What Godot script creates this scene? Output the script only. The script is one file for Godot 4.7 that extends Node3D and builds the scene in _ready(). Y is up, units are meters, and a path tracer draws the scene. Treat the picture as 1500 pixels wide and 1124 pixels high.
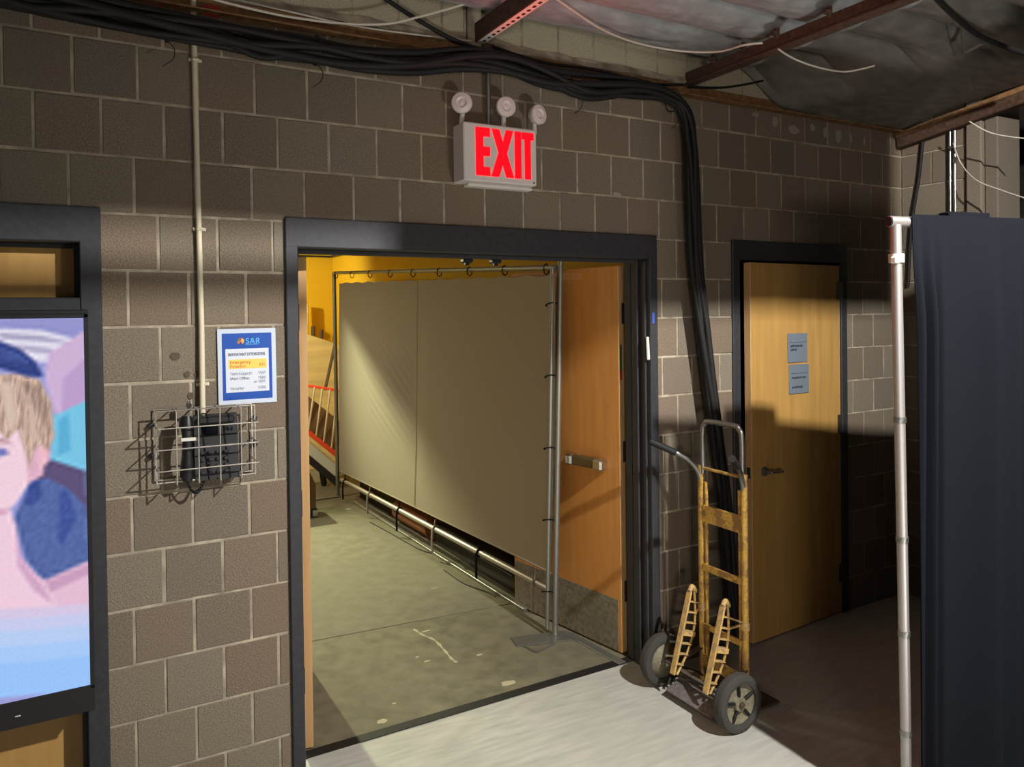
extends Node3D
# A block wall with an open pair of doors, seen at an angle. x runs along the wall, y up, z from the wall (z = 0) to the viewer.

const FPX := 1117.66
const CX := 750.0
const CY := 472.56
const CAM := Vector3(-0.490, 1.855, 3.057)
const BLK := 0.2032
const TOPLINE := 2.84
var cam_basis: Basis

# ------------------------------------------------------------------ pixels of the photograph to points on a plane of the place
func ray(u: float, v: float) -> Vector3:
	return cam_basis * Vector3((u - CX) / FPX, -(v - CY) / FPX, -1.0)
func wz(u: float, v: float, z := 0.0) -> Vector3:
	var d := ray(u, v)
	return CAM + d * ((z - CAM.z) / d.z)
func fy(u: float, v: float, y := 0.0) -> Vector3:
	var d := ray(u, v)
	return CAM + d * ((y - CAM.y) / d.y)
func xx(u: float, v: float, x: float) -> Vector3:
	var d := ray(u, v)
	return CAM + d * ((x - CAM.x) / d.x)

# ------------------------------------------------------------------ mesh building
class MB:
	var st := SurfaceTool.new()
	var n := 0
	func _init():
		st.begin(Mesh.PRIMITIVE_TRIANGLES)
		st.set_smooth_group(-1)
	func smooth(on: bool):
		st.set_smooth_group(1 if on else -1)
	func tri(a: Vector3, b: Vector3, c: Vector3):        # counter-clockwise seen from outside
		for p in [a, c, b]:
			st.set_uv(Vector2(p.x, p.y))
			st.add_vertex(p)
		n += 1
	func quad(a: Vector3, b: Vector3, c: Vector3, d: Vector3):
		tri(a, b, c); tri(a, c, d)
	func tri_out(a: Vector3, b: Vector3, c: Vector3, mid: Vector3):
		if (b - a).cross(c - a).dot((a + b + c) / 3.0 - mid) < 0.0:
			tri(a, c, b)
		else:
			tri(a, b, c)
	func quad_out(a: Vector3, b: Vector3, c: Vector3, d: Vector3, mid: Vector3):
		tri_out(a, b, c, mid); tri_out(a, c, d, mid)
	func box(c: Vector3, size: Vector3, bevel := 0.0, bs := Basis()):
		var h := size / 2.0
		if bevel <= 0.0:
			var p := []
			for i in 8:
				p.append(c + bs * Vector3(h.x * (1 if i & 1 else -1), h.y * (1 if i & 2 else -1), h.z * (1 if i & 4 else -1)))
			for f in [[0, 1, 3, 2], [4, 5, 7, 6], [0, 1, 5, 4], [2, 3, 7, 6], [0, 2, 6, 4], [1, 3, 7, 5]]:
				quad_out(p[f[0]], p[f[1]], p[f[2]], p[f[3]], c)
			return
		var b := minf(bevel, minf(h.x, minf(h.y, h.z)) * 0.9)
		var v := {}
		for i in 8:
			var s := Vector3(1 if i & 1 else -1, 1 if i & 2 else -1, 1 if i & 4 else -1)
			for ax in 3:
				var q := Vector3.ZERO
				for k in 3:
					q[k] = s[k] * (h[k] if k == ax else h[k] - b)
				v[[i, ax]] = c + bs * q
		for ax in 3:
			var o1 := (ax + 1) % 3
			var o2 := (ax + 2) % 3
			for sgn in [0, 1]:
				var base: int = sgn << ax
				var ids := [base, base | (1 << o1), base | (1 << o1) | (1 << o2), base | (1 << o2)]
				quad_out(v[[ids[0], ax]], v[[ids[1], ax]], v[[ids[2], ax]], v[[ids[3], ax]], c)
				for sg2 in [0, 1]:
					var e0: int = base | (sg2 << o1)
					var e1: int = e0 | (1 << o2)
					quad_out(v[[e0, ax]], v[[e1, ax]], v[[e1, o1]], v[[e0, o1]], c)
		for i in 8:
			tri_out(v[[i, 0]], v[[i, 1]], v[[i, 2]], c)
	func bar(a: Vector3, b: Vector3, w: float, t: float, bevel := 0.0, up := Vector3.UP):   # a straight bar from a to b, w across, t along up
		var d := b - a
		var y := d.normalized()
		var x := y.cross(up)
		if x.length() < 0.001:
			x = y.cross(Vector3.RIGHT)
		x = x.normalized()
		box((a + b) / 2.0, Vector3(w, d.length(), t), bevel, Basis(x, y, x.cross(y)))
	func tube(pts: Array, r, seg := 8, caps := true):
		var k := pts.size()
		var rings := []
		var t0: Vector3 = (pts[1] - pts[0]).normalized()
		var nx := t0.cross(Vector3.UP if absf(t0.y) < 0.9 else Vector3.RIGHT).normalized()
		for i in k:
			var t: Vector3 = (pts[mini(i + 1, k - 1)] - pts[maxi(i - 1, 0)]).normalized()
			nx = (nx - t * nx.dot(t)).normalized()
			var ny := t.cross(nx)
			var rr: float = r[i] if r is Array else r
			var ring := []
			for j in seg:
				var a := TAU * j / seg
				ring.append(pts[i] + (nx * cos(a) + ny * sin(a)) * rr)
			rings.append(ring)
		st.set_smooth_group(1)
		for i in k - 1:
			for j in seg:
				var j2 := (j + 1) % seg
				quad(rings[i][j], rings[i][j2], rings[i + 1][j2], rings[i + 1][j])
		st.set_smooth_group(-1)
		if caps:
			for j in seg:
				var j2 := (j + 1) % seg
				tri(pts[0], rings[0][j2], rings[0][j])
				tri(pts[k - 1], rings[k - 1][j], rings[k - 1][j2])
	func lathe(profile: Array, at: Vector3, axis: Vector3, seg := 24):    # profile: [radius, along]
		var y := axis.normalized()
		var x := y.cross(Vector3.UP if absf(y.y) < 0.9 else Vector3.RIGHT).normalized()
		var z := x.cross(y)
		st.set_smooth_group(1)
		for i in profile.size() - 1:
			st.set_smooth_group(i + 1)
			for j in seg:
				var a := TAU * j / seg
				var b := TAU * (j + 1) / seg
				var da := x * cos(a) - z * sin(a)
				var db := x * cos(b) - z * sin(b)
				var p: Array = profile[i]
				var q: Array = profile[i + 1]
				var p0: Vector3 = at + y * p[1] + da * p[0]
				var p1: Vector3 = at + y * p[1] + db * p[0]
				var q0: Vector3 = at + y * q[1] + da * q[0]
				var q1: Vector3 = at + y * q[1] + db * q[0]
				if p[0] > 1e-6:
					tri(p0, p1, q1 if q[0] > 1e-6 else q0)
				if q[0] > 1e-6:
					tri(p0, q1, q0)
		st.set_smooth_group(-1)
	func grid(nu: int, nv: int, f: Callable, thick := Vector3.ZERO):      # f(i, j) -> point; smooth sheet
		st.set_smooth_group(1)
		for i in nu:
			for j in nv:
				quad(f.call(i, j), f.call(i + 1, j), f.call(i + 1, j + 1), f.call(i, j + 1))
		if thick != Vector3.ZERO:
			st.set_smooth_group(2)
			for i in nu:
				for j in nv:
					quad(f.call(i, j) + thick, f.call(i, j + 1) + thick, f.call(i + 1, j + 1) + thick, f.call(i + 1, j) + thick)
		st.set_smooth_group(-1)
	func prism(poly: Array, o: Vector3, ex: Vector3, ey: Vector3, depth: Vector3):   # polygon in the ex, ey plane pushed along depth
		var pl := PackedVector2Array(poly)
		if Geometry2D.is_polygon_clockwise(pl):
			pl.reverse()
		var ix := Geometry2D.triangulate_polygon(pl)
		var flip := ex.cross(ey).dot(depth) < 0.0
		var P := func(i: int, d: float) -> Vector3: return o + ex * pl[i].x + ey * pl[i].y + depth * d
		for t in range(0, ix.size(), 3):
			var a: Vector2 = pl[ix[t]]; var b: Vector2 = pl[ix[t + 1]]; var c: Vector2 = pl[ix[t + 2]]
			var ccw := (b - a).cross(c - a) > 0.0
			var i1: int = ix[t + 1] if ccw != flip else ix[t + 2]
			var i2: int = ix[t + 2] if ccw != flip else ix[t + 1]
			tri(P.call(ix[t], 1.0), P.call(i1, 1.0), P.call(i2, 1.0))
			tri(P.call(ix[t], 0.0), P.call(i2, 0.0), P.call(i1, 0.0))
		for i in pl.size():
			var k := (i + 1) % pl.size()
			if flip:
				quad(P.call(k, 0.0), P.call(i, 0.0), P.call(i, 1.0), P.call(k, 1.0))
			else:
				quad(P.call(i, 0.0), P.call(k, 0.0), P.call(k, 1.0), P.call(i, 1.0))
	func done() -> ArrayMesh:
		st.generate_normals()
		return st.commit()

# ------------------------------------------------------------------ naming and adding
var used := {}
func numbered(called: String) -> String:
	if not used.has(called):
		used[called] = 0
		return called
	used[called] += 1
	return "%s_%03d" % [called, used[called]]
func obj(called: String, m, mat: Material, parent: Node = null, at := Vector3.ZERO) -> MeshInstance3D:
	var o := MeshInstance3D.new()
	o.mesh = m.done() if m is MB else m
	o.material_override = mat
	o.position = at
	if parent == null:
		o.name = numbered(called)
		add_child(o, true)
	else:
		o.name = called
		parent.add_child(o, true)
	return o
func thing(called: String, label: String, category: String, at := Vector3.ZERO, group := "") -> Node3D:
	var o := Node3D.new()
	o.name = numbered(called)
	o.position = at
	add_child(o, true)
	tag(o, label, category, group)
	return o
func tag(o: Node, label: String, category := "", group := ""):
	o.set_meta("label", label)
	if category:
		o.set_meta("category", category)
	if group:
		o.set_meta("group", group)
func struct(o: Node3D, label := "") -> Node3D:
	o.set_meta("kind", "structure")
	if label:
		o.set_meta("label", label)
	return o
func hold(called: String) -> Node3D:
	var o := Node3D.new()
	o.name = numbered(called)
	add_child(o, true)
	return o

# ------------------------------------------------------------------ materials
var tex := {}
func noise_tex(key: String, freq: float, seed_: int, lo: float, hi: float, oct := 4, stretch := Vector2.ONE, size := 512) -> ImageTexture:
	if tex.has(key):
		return tex[key]
	var fn := FastNoiseLite.new()
	fn.seed = seed_
	fn.frequency = freq
	fn.fractal_octaves = oct
	fn.noise_type = FastNoiseLite.TYPE_SIMPLEX_SMOOTH
	var im := Image.create(size, size, false, Image.FORMAT_RGB8)
	for y in size:
		for x in size:
			# seamless by blending two shifted copies at the borders
			var fx := float(x) / size
			var fyy := float(y) / size
			var a := fn.get_noise_2d(x * stretch.x, y * stretch.y)
			var b := fn.get_noise_2d((x - size) * stretch.x, y * stretch.y)
			var c := fn.get_noise_2d(x * stretch.x, (y - size) * stretch.y)
			var d := fn.get_noise_2d((x - size) * stretch.x, (y - size) * stretch.y)
			var v := lerpf(lerpf(a, b, fx), lerpf(c, d, fx), fyy) * 1.5
			v = lerpf(lo, hi, clampf(v * 0.5 + 0.5, 0.0, 1.0))
			im.set_pixel(x, y, Color(v, v, v))
	tex[key] = ImageTexture.create_from_image(im)
	return tex[key]
func worn_tex(key: String, freq: float, seed_: int, a: Color, b: Color, cut: float) -> ImageTexture:
	# flaking paint: a over b, with an edge that follows noise
	if tex.has(key):
		return tex[key]
	var fn := FastNoiseLite.new()
	fn.seed = seed_
	fn.frequency = freq
	fn.fractal_octaves = 5
	var im := Image.create(256, 256, false, Image.FORMAT_RGB8)
	for y in 256:
		for x in 256:
			var fx := x / 256.0
			var fyy := y / 256.0
			var v := lerpf(lerpf(fn.get_noise_2d(x, y), fn.get_noise_2d(x - 256, y), fx), lerpf(fn.get_noise_2d(x, y - 256), fn.get_noise_2d(x - 256, y - 256), fx), fyy)
			var k := smoothstep(cut - 0.08, cut + 0.08, v * 1.6)
			im.set_pixel(x, y, b.lerp(a, k) * (0.9 + 0.2 * fn.get_noise_2d(x * 5.0, y * 5.0)))
	tex[key] = ImageTexture.create_from_image(im)
	return tex[key]
func mat(called: String, c: Color, rough := 0.8, metal := 0.0) -> StandardMaterial3D:
	var m := StandardMaterial3D.new()
	m.resource_name = called
	m.albedo_color = c
	m.roughness = rough
	m.metallic = metal
	return m
func tri_tex(m: StandardMaterial3D, t: Texture2D, scale: float, relief: Texture2D = null, depth := 1.0) -> StandardMaterial3D:
	m.albedo_texture = t
	m.uv1_triplanar = true
	m.uv1_world_triplanar = true
	m.uv1_scale = Vector3.ONE * scale
	if relief:
		m.heightmap_enabled = true
		m.heightmap_texture = relief
		m.heightmap_scale = depth
	return m
func glow(called: String, c: Color, e: float) -> StandardMaterial3D:
	var m := mat(called, c, 0.4)
	m.emission_enabled = true
	m.emission = c
	m.emission_energy_multiplier = e
	return m
func rgb(r: int, g: int, b: int) -> Color:
	return Color(r / 255.0, g / 255.0, b / 255.0)

var rng := RandomNumberGenerator.new()
func rnd(a: float, b: float) -> float:
	return rng.randf_range(a, b)
func curve(pts: Array, step := 6) -> Array:     # smooth path through points
	var out := []
	for i in pts.size() - 1:
		var p0: Vector3 = pts[maxi(i - 1, 0)]
		var p1: Vector3 = pts[i]
		var p2: Vector3 = pts[i + 1]
		var p3: Vector3 = pts[mini(i + 2, pts.size() - 1)]
		for k in step:
			out.append(p1.cubic_interpolate(p2, p0, p3, float(k) / step))
	out.append(pts[-1])
	return out

func _ready() -> void:
	rng.seed = 7
	cam_basis = Basis.from_euler(Vector3(-0.01136, -0.51742, -0.01248), EULER_ORDER_YXZ)
	# ---- camera (the photograph is a crop: the lens axis lies above the middle of the picture)
	var cam := Camera3D.new()
	cam.name = "camera"
	cam.near = 0.05
	cam.far = 60.0
	cam.projection = Camera3D.PROJECTION_FRUSTUM
	cam.size = cam.near * 1124.0 / FPX
	cam.frustum_offset = Vector2(0.0, -(562.0 - CY) / FPX * cam.near)
	cam.transform = Transform3D(cam_basis, CAM)
	add_child(cam)
	cam.current = true
	# ---- environment: no daylight reaches this corridor
	var env := Environment.new()
	env.background_mode = Environment.BG_COLOR
	env.background_color = Color.BLACK
	env.tonemap_mode = Environment.TONE_MAPPER_LINEAR
	env.tonemap_exposure = EXPOSURE
	env.sdfgi_enabled = true
	env.ssao_enabled = true
	env.ssil_enabled = true
	var we := WorldEnvironment.new()
	we.name = "environment"
	we.environment = env
	add_child(we)
	build_materials()
	build_lamps()
	build_shell()
	build_block_wall()
	build_door_sets()
	build_ceiling_work()
	build_wall_things()
	build_display()
	build_hand_truck()
	build_curtain()
	build_store_room()

const EXPOSURE := 1.05

# ================================================================== materials
var m_block := []
var m_block_pale: StandardMaterial3D
var m_mortar: StandardMaterial3D
var m_black_paint: StandardMaterial3D
var m_veneer: StandardMaterial3D
var m_veneer_deep: StandardMaterial3D
var m_edge: StandardMaterial3D
var m_vinyl: StandardMaterial3D
var m_slab: StandardMaterial3D
var m_slab_far: StandardMaterial3D
var m_steel: StandardMaterial3D
var m_chrome: StandardMaterial3D
var m_deck: StandardMaterial3D
var m_deck_dark: StandardMaterial3D
var m_rust: StandardMaterial3D
var m_rust_light: StandardMaterial3D
var m_rubber: StandardMaterial3D
var m_plastic: StandardMaterial3D
var m_cream: StandardMaterial3D
var m_white: StandardMaterial3D
var m_yellow_wall: StandardMaterial3D
var m_white_ceiling: StandardMaterial3D
var m_dark_room: StandardMaterial3D
var m_fabric: StandardMaterial3D
var m_velour: StandardMaterial3D
var m_truck: StandardMaterial3D
var m_skid: StandardMaterial3D
var m_galv: StandardMaterial3D
var m_ply: StandardMaterial3D
var m_wire: StandardMaterial3D

func build_materials() -> void:
	var grit := noise_tex("grit", 0.1, 3, 0.66, 1.0, 5)
	var grit_h := noise_tex("grit_h", 0.11, 8, 0.0, 1.0, 4)
	var wood := noise_tex("wood", 0.035, 12, 0.84, 1.0, 5, Vector2(1.0, 0.09))
	var wood_x := noise_tex("wood_x", 0.022, 31, 0.8, 1.0, 5, Vector2(0.08, 1.0))
	var blot := noise_tex("blot", 0.018, 21, 0.6, 1.0, 5)
	var streak := noise_tex("streak", 0.03, 44, 0.62, 1.0, 5, Vector2(0.35, 1.0))
	var weave := noise_tex("weave", 0.2, 51, 0.86, 1.0, 2)
	for c in [rgb(147, 133, 114), rgb(141, 127, 109), rgb(151, 138, 118), rgb(144, 126, 106), rgb(140, 128, 111), rgb(147, 129, 110), rgb(152, 140, 121)]:
		m_block.append(tri_tex(mat("concrete_block", c, 0.97), grit, 2.4, grit_h, 0.14))
	m_block_pale = tri_tex(mat("pale_block", rgb(210, 200, 172), 0.97), grit, 2.4, grit_h, 0.14)  # lighter block colour for the courses above the ledger
	m_mortar = tri_tex(mat("mortar", rgb(202, 188, 164), 0.95), noise_tex("smear", 0.014, 19, 0.62, 1.0, 5), 1.3, grit_h, 0.1)
	m_black_paint = tri_tex(mat("black_paint", rgb(56, 56, 60), 0.6), noise_tex("scuff", 0.03, 71, 0.75, 1.0, 5), 1.7)
	m_veneer = tri_tex(mat("maple_veneer", rgb(196, 152, 84), 0.5), wood, 0.9)
	m_veneer_deep = tri_tex(mat("orange_veneer", rgb(212, 146, 72), 0.5), wood, 0.9)
	m_edge = tri_tex(mat("veneer_edge", rgb(212, 166, 112), 0.6), wood, 1.1)
	m_vinyl = tri_tex(mat("vinyl", rgb(196, 195, 185), 0.55), noise_tex("plank", 0.05, 131, 0.84, 1.0, 6, Vector2(0.16, 1.0)), 0.9)
	m_slab = tri_tex(mat("concrete_slab", rgb(128, 122, 98), 0.85), noise_tex("mottle2", 0.016, 66, 0.72, 1.0, 6), 0.8)
	m_slab_far = tri_tex(mat("concrete_slab_smooth", rgb(124, 118, 97), 0.85), noise_tex("mottle", 0.02, 63, 0.84, 1.0, 6), 0.7)
	m_steel = tri_tex(mat("steel", rgb(168, 168, 164), 0.4, 0.85), grit, 2.0)
	m_chrome = mat("chrome", rgb(205, 205, 205), 0.22, 1.0)
	m_galv = tri_tex(mat("galvanized", rgb(178, 180, 172), 0.45, 0.8), grit, 3.0)
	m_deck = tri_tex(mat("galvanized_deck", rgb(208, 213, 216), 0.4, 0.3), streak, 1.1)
	m_deck_dark = tri_tex(mat("dark_deck", rgb(146, 142, 136), 0.6, 0.2), streak, 0.9)  # darker grey for the second sheet of the deck
	m_rust = tri_tex(mat("rust", rgb(96, 72, 56), 0.9, 0.0), blot, 3.0)
	m_rust_light = tri_tex(mat("rust_ledger", rgb(160, 118, 76), 0.9, 0.0), blot, 2.2)
	m_rubber = tri_tex(mat("rubber", rgb(20, 19, 19), 0.7), grit, 4.0)
	m_plastic = mat("black_plastic", rgb(30, 30, 32), 0.45)
	m_cream = mat("cream_enamel", rgb(214, 203, 176), 0.5)
	m_white = mat("white_plastic", rgb(214, 210, 200), 0.5)
	m_yellow_wall = tri_tex(mat("yellow_paint", rgb(224, 178, 14), 0.7), noise_tex("roller", 0.05, 88, 0.92, 1.0, 3), 1.5)
	m_white_ceiling = mat("white_paint", rgb(226, 220, 200), 0.9)
	m_dark_room = tri_tex(mat("dark_paint", rgb(60, 54, 50), 0.95), blot, 0.6)
	m_fabric = tri_tex(mat("grey_fabric", rgb(160, 151, 132), 0.9), weave, 4.0)
	m_fabric.backlight = Color(0.12, 0.11, 0.08)
	m_velour = tri_tex(mat("black_velour", rgb(23, 25, 31), 1.0), weave, 3.0)
	m_velour.metallic_specular = 0.2
	m_truck = tri_tex(mat("worn_yellow_steel", Color.WHITE, 0.55, 0.05), worn_tex("worn1", 0.02, 97, rgb(222, 176, 82), rgb(168, 128, 74), -0.05), 2.4)
	m_skid = tri_tex(mat("yellow_skid", Color.WHITE, 0.6, 0.05), worn_tex("worn2", 0.03, 37, rgb(226, 186, 108), rgb(186, 156, 118), -0.1), 4.0)
	m_ply = tri_tex(mat("plywood", rgb(228, 202, 132), 0.7), wood_x, 0.8)
	m_wire = mat("wire", rgb(190, 184, 172), 0.4, 0.6)

# ================================================================== lamps
func build_lamps() -> void:
	# a small floodlight hung behind the viewer's right shoulder: the shadows of the curtain, the truck and the phone cage point to it
	var at := Vector3(1.93, 3.3, 3.1)
	var aim := Vector3(1.5, 0.9, 0.0)
	var b := Basis.looking_at(aim - at, Vector3.UP)
	var t := thing("floodlight", "black floodlight on a yoke hung from the pipe behind the viewer", "floodlight", at)
	t.basis = b
	var m := MB.new()
	m.box(Vector3(0, 0, 0.09), Vector3(0.22, 0.18, 0.16), 0.02)
	obj("housing", m, m_plastic, t)
	m = MB.new()
	m.box(Vector3(0, 0, 0.004), Vector3(0.1, 0.1, 0.006))
	obj("lamp_face", m, glow("floodlight_glow", Color(1.0, 0.94, 0.84), 2.0), t)
	m = MB.new()
	m.tube(curve([Vector3(-0.125, 0, 0.09), Vector3(-0.125, 0.16, 0.09), Vector3(0, 0.2, 0.09), Vector3(0.125, 0.16, 0.09), Vector3(0.125, 0, 0.09)]), 0.008)
	obj("yoke", m, m_plastic, t)
	var l := AreaLight3D.new()
	l.name = "floodlight_beam"
	l.area_size = Vector2(0.07, 0.07)
	l.light_color = Color(1.0, 0.99, 0.975)
	l.light_energy = FLOOD
	l.area_range = 30.0
	l.area_attenuation = 2.0
	l.shadow_enabled = true
	l.transform = Transform3D(b, at - b.z * 0.012)
	add_child(l)
	# the pipe that carries it and the thin rod whose shadow crosses the wall
	m = MB.new()
	m.tube([Vector3(-1.5, 3.56, 3.02), Vector3(5.0, 3.56, 3.02)], 0.024, 10)
	tag(obj("lighting_pipe", m, m_plastic), "black pipe across the room that the floodlight hangs from", "pipe")
	# unseen thin rod, and border cloths added to cut the floodlight off the upper wall
	m = MB.new()
	m.tube([Vector3(-1.4, 2.815, 1.95), Vector3(2.65, 2.815, 1.95)], 0.02, 8)
	tag(obj("hanging_rod", m, m_plastic), "thin black rod slung across the room above the viewer", "rod")
	m = MB.new()
	m.grid(80, 4, func(i, j): return Vector3(-1.4 + i * 3.0 / 80.0, 3.9 - j * 0.2475, 2.0 + 0.003 * sin(i * 0.9)), Vector3(0, 0, 0.003))
	tag(obj("light_cut_cloth", m, m_velour), "unseen black cloth added overhead to cut the floodlight, its lower edge high", "border cloth")
	m = MB.new()
	m.grid(80, 4, func(i, j): return Vector3(1.5 + i * 1.15 / 80.0, 3.9 - j * 0.272, 2.06 + 0.003 * sin(i * 0.9)), Vector3(0, 0, 0.003))
	tag(obj("light_cut_cloth", m, m_velour), "unseen black cloth added overhead to cut the floodlight, its lower edge lower than its neighbour", "border cloth")
	# unseen fill light added far behind the viewer to lift the shaded parts
	var fb := Basis.looking_at(Vector3(2.2, 1.9, 0.0) - Vector3(-2.3, 1.0, 7.0), Vector3.UP)
	var s := thing("added_fill_panel", "added unseen fill light panel far behind the viewer", "fill light", Vector3(-2.3, 1.0, 7.05))
	s.basis = fb
	m = MB.new()
	m.box(Vector3(0, 0, 0.03), Vector3(1.24, 0.64, 0.05), 0.01)
	obj("housing", m, m_white, s)
	m = MB.new()
	m.box(Vector3(0, 0, 0.002), Vector3(1.16, 0.56, 0.006))
	obj("diffuser", m, glow("fill_panel_glow", Color(1.0, 0.9, 0.78), 0.5), s)
	var a := AreaLight3D.new()
	a.name = "fill_panel_light"
	a.area_size = Vector2(1.16, 0.56)
	a.light_color = Color(1.0, 0.95, 0.9)
	a.light_energy = FILL
	a.area_range = 30.0
	a.area_attenuation = 2.0
	a.shadow_enabled = true
	a.transform = Transform3D(fb, Vector3(-2.3, 1.0, 7.05) - fb.z * 0.02)
	add_child(a)
	# unseen light added on the floor to brighten the metal deck from below
	var ul := thing("added_uplight", "added unseen light panel behind the viewer, shining up to brighten the deck", "floor light", Vector3(1.8, 0.0, 3.7))
	m = MB.new()
	m.box(Vector3(0, 0.03, 0), Vector3(0.6, 0.058, 0.36), 0.01)
	obj("housing", m, m_plastic, ul)
	m = MB.new()
	m.box(Vector3(0, 0.0605, 0), Vector3(0.54, 0.004, 0.3))
	obj("diffuser", m, glow("added_uplight_glow", Color(1.0, 0.98, 0.95), 0.8), ul)
	var ua := AreaLight3D.new()
	ua.name = "added_uplight_beam"
	ua.area_size = Vector2(0.54, 0.3)
	ua.light_color = Color(1.0, 0.985, 0.96)
	ua.light_energy = UPLIGHT
	ua.area_range = 30.0
	ua.area_attenuation = 2.0
	ua.shadow_enabled = true
	ua.transform = Transform3D(Basis(Vector3.RIGHT, PI / 2), Vector3(1.8, 0.07, 3.7))
	add_child(ua)
	# store room: a small floodlight under the ceiling at the back, turned to the doorway
	var sp := Vector3(0.55, 2.5, -5.53)
	var sb := Basis.looking_at(Vector3(0.7, 0.0, -0.9) - sp, Vector3.UP)
	var p := thing("store_room_floodlight", "small floodlight under the store room ceiling turned to the doorway", "floodlight", sp)
	p.basis = sb
	m = MB.new()
	m.box(Vector3(0, 0, 0.06), Vector3(0.16, 0.12, 0.1), 0.015)
	obj("housing", m, m_plastic, p)
	m = MB.new()
	m.box(Vector3(0, 0, 0.006), Vector3(0.08, 0.08, 0.006))
	m = MB.new()
	var up1 := sb.inverse() * Vector3(0, 1, 0)
	m.tube([Vector3(0, 0, 0.06), Vector3(0, 0, 0.06) + up1 * 0.166], 0.01, 8)
	obj("bracket", m, m_plastic, p)
	m = MB.new()
	m.box(Vector3(0, 0, 0.006), Vector3(0.08, 0.08, 0.006))
	obj("lamp_face", m, glow("store_glow", Color(1.0, 0.98, 0.78), 2.0), p)
	var o := SpotLight3D.new()
	o.name = "store_room_beam"
	o.light_color = Color(0.985, 1.0, 0.79)
	o.light_energy = STORE
	o.spot_range = 30.0
	o.spot_attenuation = 2.0
	o.spot_angle = 44.0
	o.spot_angle_attenuation = 1.0
	o.light_size = 0.05
	o.shadow_enabled = true
	o.transform = Transform3D(sb, sp - sb.z * 0.01)
	add_child(o)
	# second head, added to brighten the yellow walls of the far corner
	var kp := Vector3(0.35, 2.45, -5.25)
	var kb := Basis.looking_at(Vector3(1.95, 1.55, -6.7) - kp, Vector3.UP)
	var kn := thing("added_corner_light", "added unseen floodlight that brightens the far corner of the store room", "floodlight", kp)
	kn.basis = kb
	m = MB.new()
	m.box(Vector3(0, 0, 0.06), Vector3(0.16, 0.12, 0.1), 0.015)
	obj("housing", m, m_plastic, kn)
	m = MB.new()
	m.box(Vector3(0, 0, 0.006), Vector3(0.08, 0.08, 0.006))
	m = MB.new()
	var up2 := kb.inverse() * Vector3(0, 1, 0)
	m.tube([Vector3(0, 0, 0.06), Vector3(0, 0, 0.06) + up2 * 0.17], 0.01, 8)
	obj("bracket", m, m_plastic, kn)
	m = MB.new()
	m.box(Vector3(0, 0, 0.006), Vector3(0.08, 0.08, 0.006))
	obj("lamp_face", m, glow("added_corner_glow", Color(1.0, 0.98, 0.85), 2.0), kn)
	var ks := SpotLight3D.new()
	ks.name = "added_corner_beam"
	ks.light_color = Color(1.0, 0.98, 0.86)
	ks.light_energy = STORE_BACK
	ks.spot_range = 30.0
	ks.spot_attenuation = 2.0
	ks.spot_angle = 52.0
	ks.spot_angle_attenuation = 0.6
	ks.light_size = 0.05
	ks.shadow_enabled = true
	ks.transform = Transform3D(kb, kp - kb.z * 0.01)
	add_child(ks)
	# and a weak fill panel added over the hidden left half
	var q := thing("added_store_panel", "added weak fill light panel, unseen, at the top of the store room", "ceiling light", Vector3(-0.6, 2.64, -4.2))
	m = MB.new()
	m.box(Vector3(0, -0.02, 0), Vector3(0.64, 0.04, 0.64), 0.008)
	obj("housing", m, m_white, q)
	m = MB.new()
	m.box(Vector3(0, -0.042, 0), Vector3(0.56, 0.005, 0.56))
	obj("diffuser", m, glow("store_fill_glow", Color(1.0, 0.95, 0.76), 0.8), q)
	var g := AreaLight3D.new()
	g.name = "store_fill_light"
	g.area_size = Vector2(0.56, 0.56)
	g.light_color = Color(1.0, 0.98, 0.9)
	g.light_energy = STORE_FILL
	g.area_range = 30.0
	g.area_attenuation = 2.0
	g.shadow_enabled = true
	g.transform = Transform3D(Basis(Vector3.RIGHT, -PI / 2), Vector3(-0.6, 2.59, -4.2))
	add_child(g)

const FLOOD := 20.0
const FILL := 13.0
const UPLIGHT := 6.5
const STORE := 25.0
const STORE_FILL := 6.0
const STORE_BACK := 4.8

# ================================================================== room shell
func slab(called: String, lo: Vector3, hi: Vector3, m: Material, parent: Node = null) -> MeshInstance3D:
	var b := MB.new()
	b.box((lo + hi) / 2.0, hi - lo)
	return obj(called, b, m, parent)

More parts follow.
